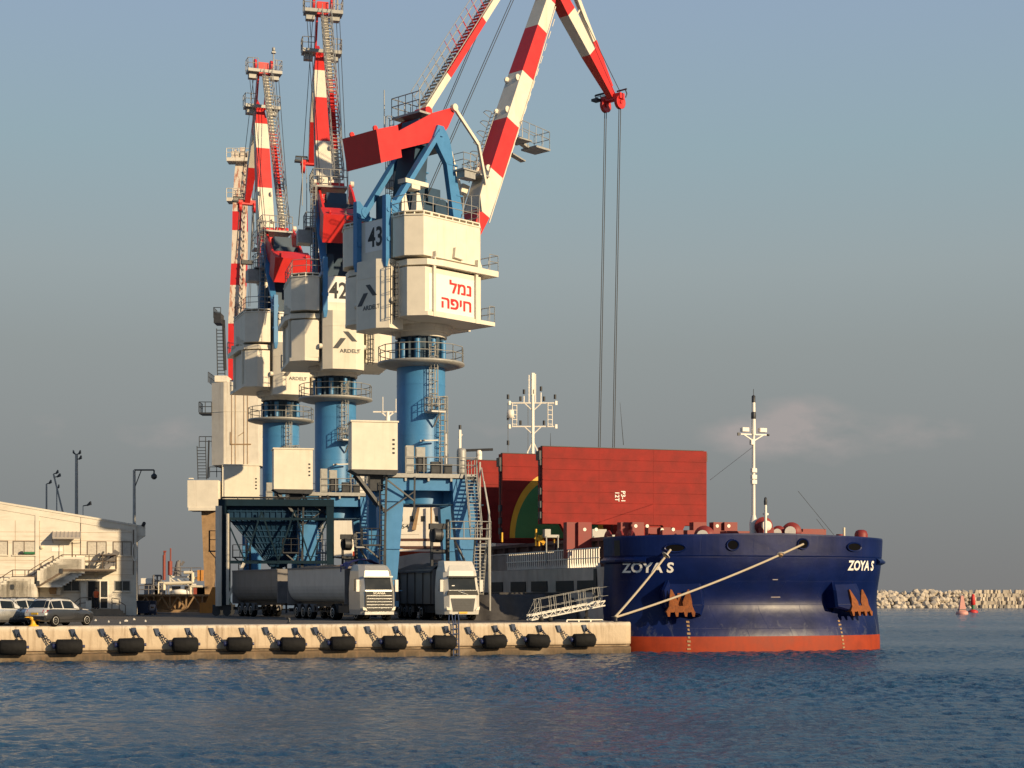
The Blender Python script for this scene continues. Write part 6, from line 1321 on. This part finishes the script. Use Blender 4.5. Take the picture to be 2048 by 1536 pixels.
# worker in the doorway
p = bw_(195.5, -.75, 1230); p.z = QZ+.55; pe = thing('person', p, R(200), 'worker in an orange vest and dark trousers in the warehouse doorway', 'person')
def skinmesh(name, verts, edges, mt, root_i=0, sub=1):
    me = bpy.data.meshes.new(name); me.from_pydata([v[0] for v in verts], edges, []); o = bpy.data.objects.new(name, me); C.objects.link(o); o.parent = pe
    m_ = o.modifiers.new('skin', 'SKIN'); sv_ = me.skin_vertices[0].data if me.skin_vertices else None
    if sv_ is None:
        bmm = bmesh.new(); bmm.from_mesh(me); bmm.verts.layers.skin.verify(); bmm.to_mesh(me); bmm.free(); sv_ = me.skin_vertices[0].data
    for i, v in enumerate(verts): sv_[i].radius = (v[1], v[2] if len(v) > 2 else v[1]); sv_[i].use_root = (i == root_i)
    s_ = o.modifiers.new('sub', 'SUBSURF'); s_.levels = sub; s_.render_levels = sub
    me.materials.append(MT[mt]); return o
V_ = [((0, 0, .92), .15, .11), ((0, 0, 1.15), .15, .10), ((0, 0, 1.38), .17, .11), ((0, .01, 1.50), .06), ((0, .02, 1.60), .085, .10), ((0, .02, 1.70), .075, .09),
      ((.09, 0, .88), .09), ((.10, .02, .48), .065), ((.10, 0, .08), .045), ((.10, .14, .04), .035), ((-.09, 0, .88), .09), ((-.11, .02, .48), .065), ((-.11, -.02, .08), .045), ((-.11, .12, .04), .035),
      ((.19, 0, 1.40), .055), ((.25, .02, 1.14), .042), ((.20, .20, .98), .033), ((.19, .26, .96), .03), ((-.19, 0, 1.40), .055), ((-.25, -.02, 1.14), .042), ((-.16, .22, 1.12), .033), ((-.12, .27, 1.13), .03)]
E_ = [(0, 1), (1, 2), (2, 3), (3, 4), (4, 5), (0, 6), (6, 7), (7, 8), (8, 9), (0, 10), (10, 11), (11, 12), (12, 13), (2, 14), (14, 15), (15, 16), (16, 17), (2, 18), (18, 19), (19, 20), (20, 21)]
for hx, hy, hz_, base in ((.19, .26, .96, 17), (-.12, .27, 1.13, 21)):
    for j, (ddx, ln) in enumerate(((-.03, .07), (-.01, .085), (.01, .08), (.03, .065))): V_.append(((hx+ddx, hy+ln*.6, hz_-.01), .010)); V_.append(((hx+ddx, hy+ln, hz_-.03), .008)); E_ += [(base, len(V_)-2), (len(V_)-2, len(V_)-1)]
    V_.append(((hx+(.045 if hx > 0 else -.045)*-1, hy+.03, hz_+.02), .010)); E_.append((base, len(V_)-1))
skinmesh('body', V_, E_, 'skin')
b = MB(); b.loft([[Vector((x*1.0, y*1.0, z)) for x, y in [(rx*math.cos(a), ry*math.sin(a)+.01) for a in [2*math.pi*i/14 for i in range(14)]]] for z, rx, ry in ((.92, .19, .14), (1.15, .19, .14), (1.36, .22, .145), (1.46, .14, .11))], smooth=True); b.build('vest', 'vest', pe)
skinmesh('trousers', [((0, 0, .95), .17, .13), ((.09, 0, .86), .105), ((.10, .02, .48), .085), ((.10, 0, .10), .075), ((-.09, 0, .86), .105), ((-.11, .02, .48), .085), ((-.11, -.02, .10), .075)], [(0, 1), (1, 2), (2, 3), (0, 4), (4, 5), (5, 6)], 'cloth_dark')
b = MB()
for x in (.10, -.11): b.loft([[Vector((x+dx*.05, y, z)) for dx, y in ((-1, -.08), (1, -.08), (1, .2), (-1, .2))] for z in (0, .09)], smooth=False)
b.build('boot', 'black', pe)
b = MB(); b.lathe([(.10, 1.64), (.105, 1.70), (.08, 1.77), (0, 1.79)], (0, 0, 0), 12); b.build('hair', 'hair', pe)
# ------------------------------------------------------------------ poles
def pole(px, y0, y1, d, r, label, heads, lean=0, mt='galvanised', arm=None):
    a = W(px, y0, d); root = thing('lamp_post', (a.x, a.y, QZ), 0, label, 'lamp post', 'lamp posts behind the warehouse'); H = (HY-y1)*d/F0+HC-QZ
    b = MB(); b.cyl((lean, 0, 0), (0, 0, H), r, r*.7, n=8); b.build('post', mt, root)
    b = MB()
    for hx, hz_ in heads: b.loft([[(hx*.4, -.15, H+hz_), (hx*.4, .15, H+hz_), (hx*.4, .15, H+hz_+.1), (hx*.4, -.15, H+hz_+.1)], [(hx*.8, -.22, H+hz_+.12), (hx*.8, .22, H+hz_+.12), (hx*.75, .22, H+hz_+.42), (hx*.75, -.22, H+hz_+.42)]], smooth=False); b.cyl((0, 0, H+hz_), (hx*.5, 0, H+hz_+.1), .05, n=5)
    if arm: b.tube([(0, 0, H), (arm[0], 0, H+.0), (arm[0], 0, H-.35)], .07); b.beam((0, 0, H-1.6), (arm[0]*.35, 0, H-.05), .07, .07); b.lathe([(.1, H-.3), (.26, H-.45), (.26, H-.65), (.12, H-.8), (0, H-.82)], (arm[0], 0, 0), 12)
    if heads or arm: b.build('lamp_head', 'dark_steel', root)
    return root
pole(93, 1100, 968, 248, .12, 'thin grey floodlight pole, leftmost above the warehouse roof', [(.6, 0)])
pole(107, 1100, 948, 255, .12, 'floodlight pole leaning to the left with two heads above the roof', [(.6, 0), (.9, -.35)], lean=3.4)
pole(113.5, 1100, 975, 262, .08, 'short plain pole standing beside the leaning floodlight pole', [(.3, -.1)])
pole(153, 1100, 909, 240, .2, 'tallest pale mast above the warehouse roof with two floodlight heads', [(.5, 0), (-.4, 0), (.6, -.5)])
pole(166, 1100, 1012, 222, .05, 'thin street lamp with a small arm rising beside the awning', [(.9, .0)])
pole(268.5, 1100, 940, 214.6, .17, 'white post at the warehouse corner with a long bracket arm and hanging lamp', [], arm=(1.7,))
# ------------------------------------------------------------------ behind the apron
p = W(289, 1231, 212); root = thing('waste_bin', (p.x, p.y, QZ), R(5), 'dark blue wheeled bins at the corner of the warehouse', 'bin')
b = MB(); b.loft([[(-.5, -.4, .15), (.35, -.4, .15), (.35, .4, .15), (-.5, .4, .15)], [(-.6, -.45, 1.1), (.42, -.45, 1.1), (.42, .45, 1.1), (-.6, .45, 1.1)]], smooth=False); b.build('body', 'bin_blue', root)
b = MB(); b.box(-.64, .46, -.5, .5, 1.1, 1.2); b.build('lid', 'bin_blue', root); b = MB()
for x in (-.4, .3): b.cyl((x, -.4, .12), (x, -.3, .12), .12, n=10)
b.build('wheel', 'tyre', root)
p = W(301, 1231, 214); root = thing('pallet_box', (p.x, p.y, QZ), R(5), 'dark stacked crate beside the blue bin', 'crate')
b = MB(); b.box(-.45, .5, -.4, .4, .1, .55); b.box(-.42, .46, -.4, .4, .7, 1.2)
for x in (-.4, 0, .4): b.box(x-.08, x+.08, -.42, .42, 0, .1); b.box(x-.06, x+.06, -.42, .42, .55, .7)
b.build('body', 'bin_blue', root)
d = 226; s = F0/d; c = W(356, 1228, d); root = thing('steel_truss', (c.x, c.y, QZ), R(-3), 'long rusty steel truss beam lying on the apron', 'truss')
hw = 82/s; b = MB(); b.box(-hw-2, hw+.3, 0, 1.6, 1.55, 1.75); b.box(-hw-2, hw+.3, 0, 1.6, .1, .35); b.box(-hw-2, hw, .8, .9, .3, 1.6)
for i in range(-1, 6):
    x = -hw+i*hw/2.5; b.beam((x, 0, .35), (x+hw/5, 0, 1.55), .12, .12); b.beam((x+hw/5, 0, 1.55), (x+hw/2.5, 0, .35), .12, .12); b.box(x-.06, x+.06, -.02, .1, .3, 1.6)
b.build('beam', 'rust_pale', root); b = MB(); b.box(hw*.55, hw*.98, -.25, 1.4, .05, 1.0); b.prism([(hw*.7, 1.0), (hw*.98, 1.0), (hw*.98, 2.4), (hw*.86, 2.4)], -.2, 1.4, 'xz'); b.build('end_block', 'orange', root)
# distant jetty pipework
d = 330; s = F0/d
def jx(px): return (px-340)/s
def jz(py): return HC-(py-HY)/s-QZ
c = W(340, 1200, d); root = thing('loading_jetty', (c.x, c.y, QZ), 0, 'distant oil jetty deck with cream pipes, rails and loading arms', 'jetty')
b = MB(); b.box(jx(272), jx(418), 0, 6, -3, jz(1189)); b.box(jx(338), jx(378), 1, 5, jz(1155), jz(1152)); b.box(jx(340), jx(378), 1, 5, jz(1170), jz(1167))
for px in (338, 377, 378): b.box(jx(px)-.14, jx(px)+.14, 1, 1.3, jz(1190), jz(1140))
for a, q in ((340, 352), (352, 364), (364, 376)): b.beam((jx(a), 1, jz(1158)), (jx(q), 1, jz(1166)), .15, .15)
b.build('deck', 'old_white', root)
b = MB(); b.tube([(jx(368), 0, jz(1145)), (jx(385), 0, jz(1145)), (jx(385), 0, jz(1165)), (jx(328), 0, jz(1167)), (jx(328), 0, jz(1180))], .22, 8); b.tube([(jx(385), .5, jz(1156)), (jx(403), .5, jz(1156))], .2, 8); b.tube([(jx(317), 0, jz(1187)), (jx(317), 0, jz(1165)), (jx(330), 0, jz(1165))], .1); b.tube([(jx(381), 0, jz(1190)), (jx(381), 0, jz(1173)), (jx(405), 0, jz(1173))], .16); b.build('pipe', 'pipe_cream', root)
b = MB(); b.cyl((jx(325), 1, jz(1160)), (jx(325), 1, jz(1110)), .2, n=8); b.cyl((jx(337), 1, jz(1150)), (jx(337), 1, jz(1122)), .3, n=8); b.cyl((jx(338), 1, jz(1122)), (jx(338), 1, jz(1096)), .1, n=6); b.cyl((jx(326), 1, jz(1110)), (jx(326), 1, jz(1102)), .15, n=6); b.box(jx(324), jx(329), .8, 1.2, jz(1104), jz(1101)); b.box(jx(381), jx(407), 2, 4, jz(1195), jz(1174)); b.build('loading_arm', 'pipe_red', root)
b = MB(); b.rail([(jx(278), 0, jz(1189)), (jx(335), 0, jz(1189))], 1.2, 1.3, .06); b.rail([(jx(338), 1, jz(1152)), (jx(400), 1, jz(1152))], 1.1, 1.2, .06); b.box(jx(278), jx(295), 3, 5, jz(1189), jz(1157)); b.rail([(jx(300), 2, jz(1175)), (jx(316), 2, jz(1175))], 1.6, .5, .12); b.cyl((jx(347), 2, jz(1152)), (jx(350), 2, jz(1122)), .5, .25, n=8); b.cyl((jx(352), 2, jz(1142)), (jx(352), 2, jz(1120)), .2, n=6); b.beam((jx(356), 2, jz(1130)), (jx(362), 2, jz(1122)), .3, .3)
for px in (305, 312, 343, 372, 397): b.box(jx(px)-.6, jx(px)+.6, 2, 3, jz(1189), jz(1172))
b.build('machinery', 'far_grey', root)
b = MB(); b.box(jx(272), jx(294), 2.9, 3, jz(1167), jz(1156)); b.lathe([(0, jz(1189)), (1.2, jz(1188)), (1.1, jz(1180)), (0, jz(1178))], (jx(358), 1, 0), 10); b.build('tank', 'ship_white', root)
for px in (397, 402): b = MB(); b.box(jx(px)-.15, jx(px)+.3, 0, .4, jz(1162), jz(1140)); b.build('bracket_post', 'orange', root)

# ------------------------------------------------------------------ breakwater and buoys
mb = MB(); rnd = random.Random(3)
def rock(c, r):
    bmm = bmesh.new(); bmesh.ops.create_icosphere(bmm, subdivisions=1, radius=r); q = Matrix.Rotation(rnd.uniform(0, 6), 3, Vector((rnd.random(), rnd.random(), rnd.random())).normalized())
    vs = [q @ Vector((v.co.x*rnd.uniform(.75, 1.25), v.co.y*rnd.uniform(.75, 1.2), v.co.z*rnd.uniform(.65, 1.05)))+c for v in bmm.verts]; fs = [[v.index for v in f.verts] for f in bmm.faces]; bmm.free(); mb.add(vs, fs, 0, False)
x = 60
while x < 150:
    for row in range(5):
        z = row*.95+.1; y = 422+row*1.25+(x-90)*.1; rr_ = rnd.choice((.5, .65, .8, .95, 1.2))
        if x > 119: 
            c = Vector((x+rnd.uniform(-.4, .4), y, z)); mb.M = Matrix.Translation(c) @ Matrix.Rotation(rnd.uniform(-.6, .6), 4, 'Z') @ Matrix.Rotation(rnd.uniform(-.35, .35), 4, 'Y'); mb.box(-.42, .42, -.6, .6, -.9, .75); mb.M = Matrix()
        else: rock(Vector((x+rnd.uniform(-.5, .5), y+rnd.uniform(-.4, .4), z+rnd.uniform(-.2, .2))), rr_)
    x += 1.05
mb.loft([[Vector((xx, yy+(xx-90)*.1, zz_)) for yy, zz_ in ((423, -1), (428, 4.0), (432, 4.0), (438, -1))] for xx in (55, 155)], smooth=False)
tag(mb.build('breakwater', 'rock'), 'pale boulder breakwater across the harbour mouth', None, kind='stuff')
p = W(1924, 1229, 449); root = thing('channel_buoy', (p.x, p.y, 0), 0, 'faded pink conical buoy floating before the breakwater', 'buoy')
b = MB(); b.lathe([(0, -.3), (1.0, -.3), (1.1, .2), (1.0, .55), (0, .6)], n=20); b.build('float', 'buoy_pink', root); b = MB(); b.loft([[(.62*x, .62*y, .6) for x, y in ((-1, -1), (1, -1), (1, 1), (-1, 1))], [(.2*x, .2*y, 3.4) for x, y in ((-1, -1), (1, -1), (1, 1), (-1, 1))]], smooth=False); b.build('tower', 'buoy_pink', root); b = MB(); b.box(-.66, .66, -.66, .66, .8, .95); b.build('collar', 'far_grey', root)
p = W(1946, 1226, 487); root = thing('channel_buoy', (p.x, p.y, 0), 0, 'bright red buoy with green band just right of the pink one', 'buoy')
b = MB(); b.lathe([(0, -.3), (.9, -.3), (.95, .3), (.5, .6), (0, .7)], n=20); b.build('float', 'buoy_red', root); b = MB(); b.lathe([(.28, .6), (.28, 1.5)], n=12); b.build('neck', 'buoy_green', root); b = MB(); b.lathe([(.3, 1.5), (.48, 1.7), (.42, 2.9), (.25, 3.6), (0, 3.7)], n=14); b.build('top', 'buoy_red', root)
# litter on the apron
for i, (px, d, w_) in enumerate(((191, 166, .09), (252, 163, .18), (217, 158, .07), (291, 161, .09), (240, 152, .07), (268, 172, .1))):
    c = W(px, 1240, d); b = MB(); vs = [(math.cos(a)*w_*random.uniform(.6, 1), math.sin(a)*w_*.6*random.uniform(.6, 1), random.uniform(.04, .12)) for a in [i_*math.pi/3 for i_ in range(6)]]; b.add(vs+[(0, 0, .14)]+[(x, y, 0) for x, y, z in vs], [(i_, (i_+1) % 6, 6) for i_ in range(6)]+[(i_, (i_+1) % 6, 7+(i_+1) % 6, 7+i_) for i_ in range(6)])
    o = b.build('paper_scrap', 'litter'); o.location = (c.x, c.y, QZ); tag(o, 'small pale scrap of litter lying on the dark apron before the warehouse', 'litter', 'scraps of litter on the apron')
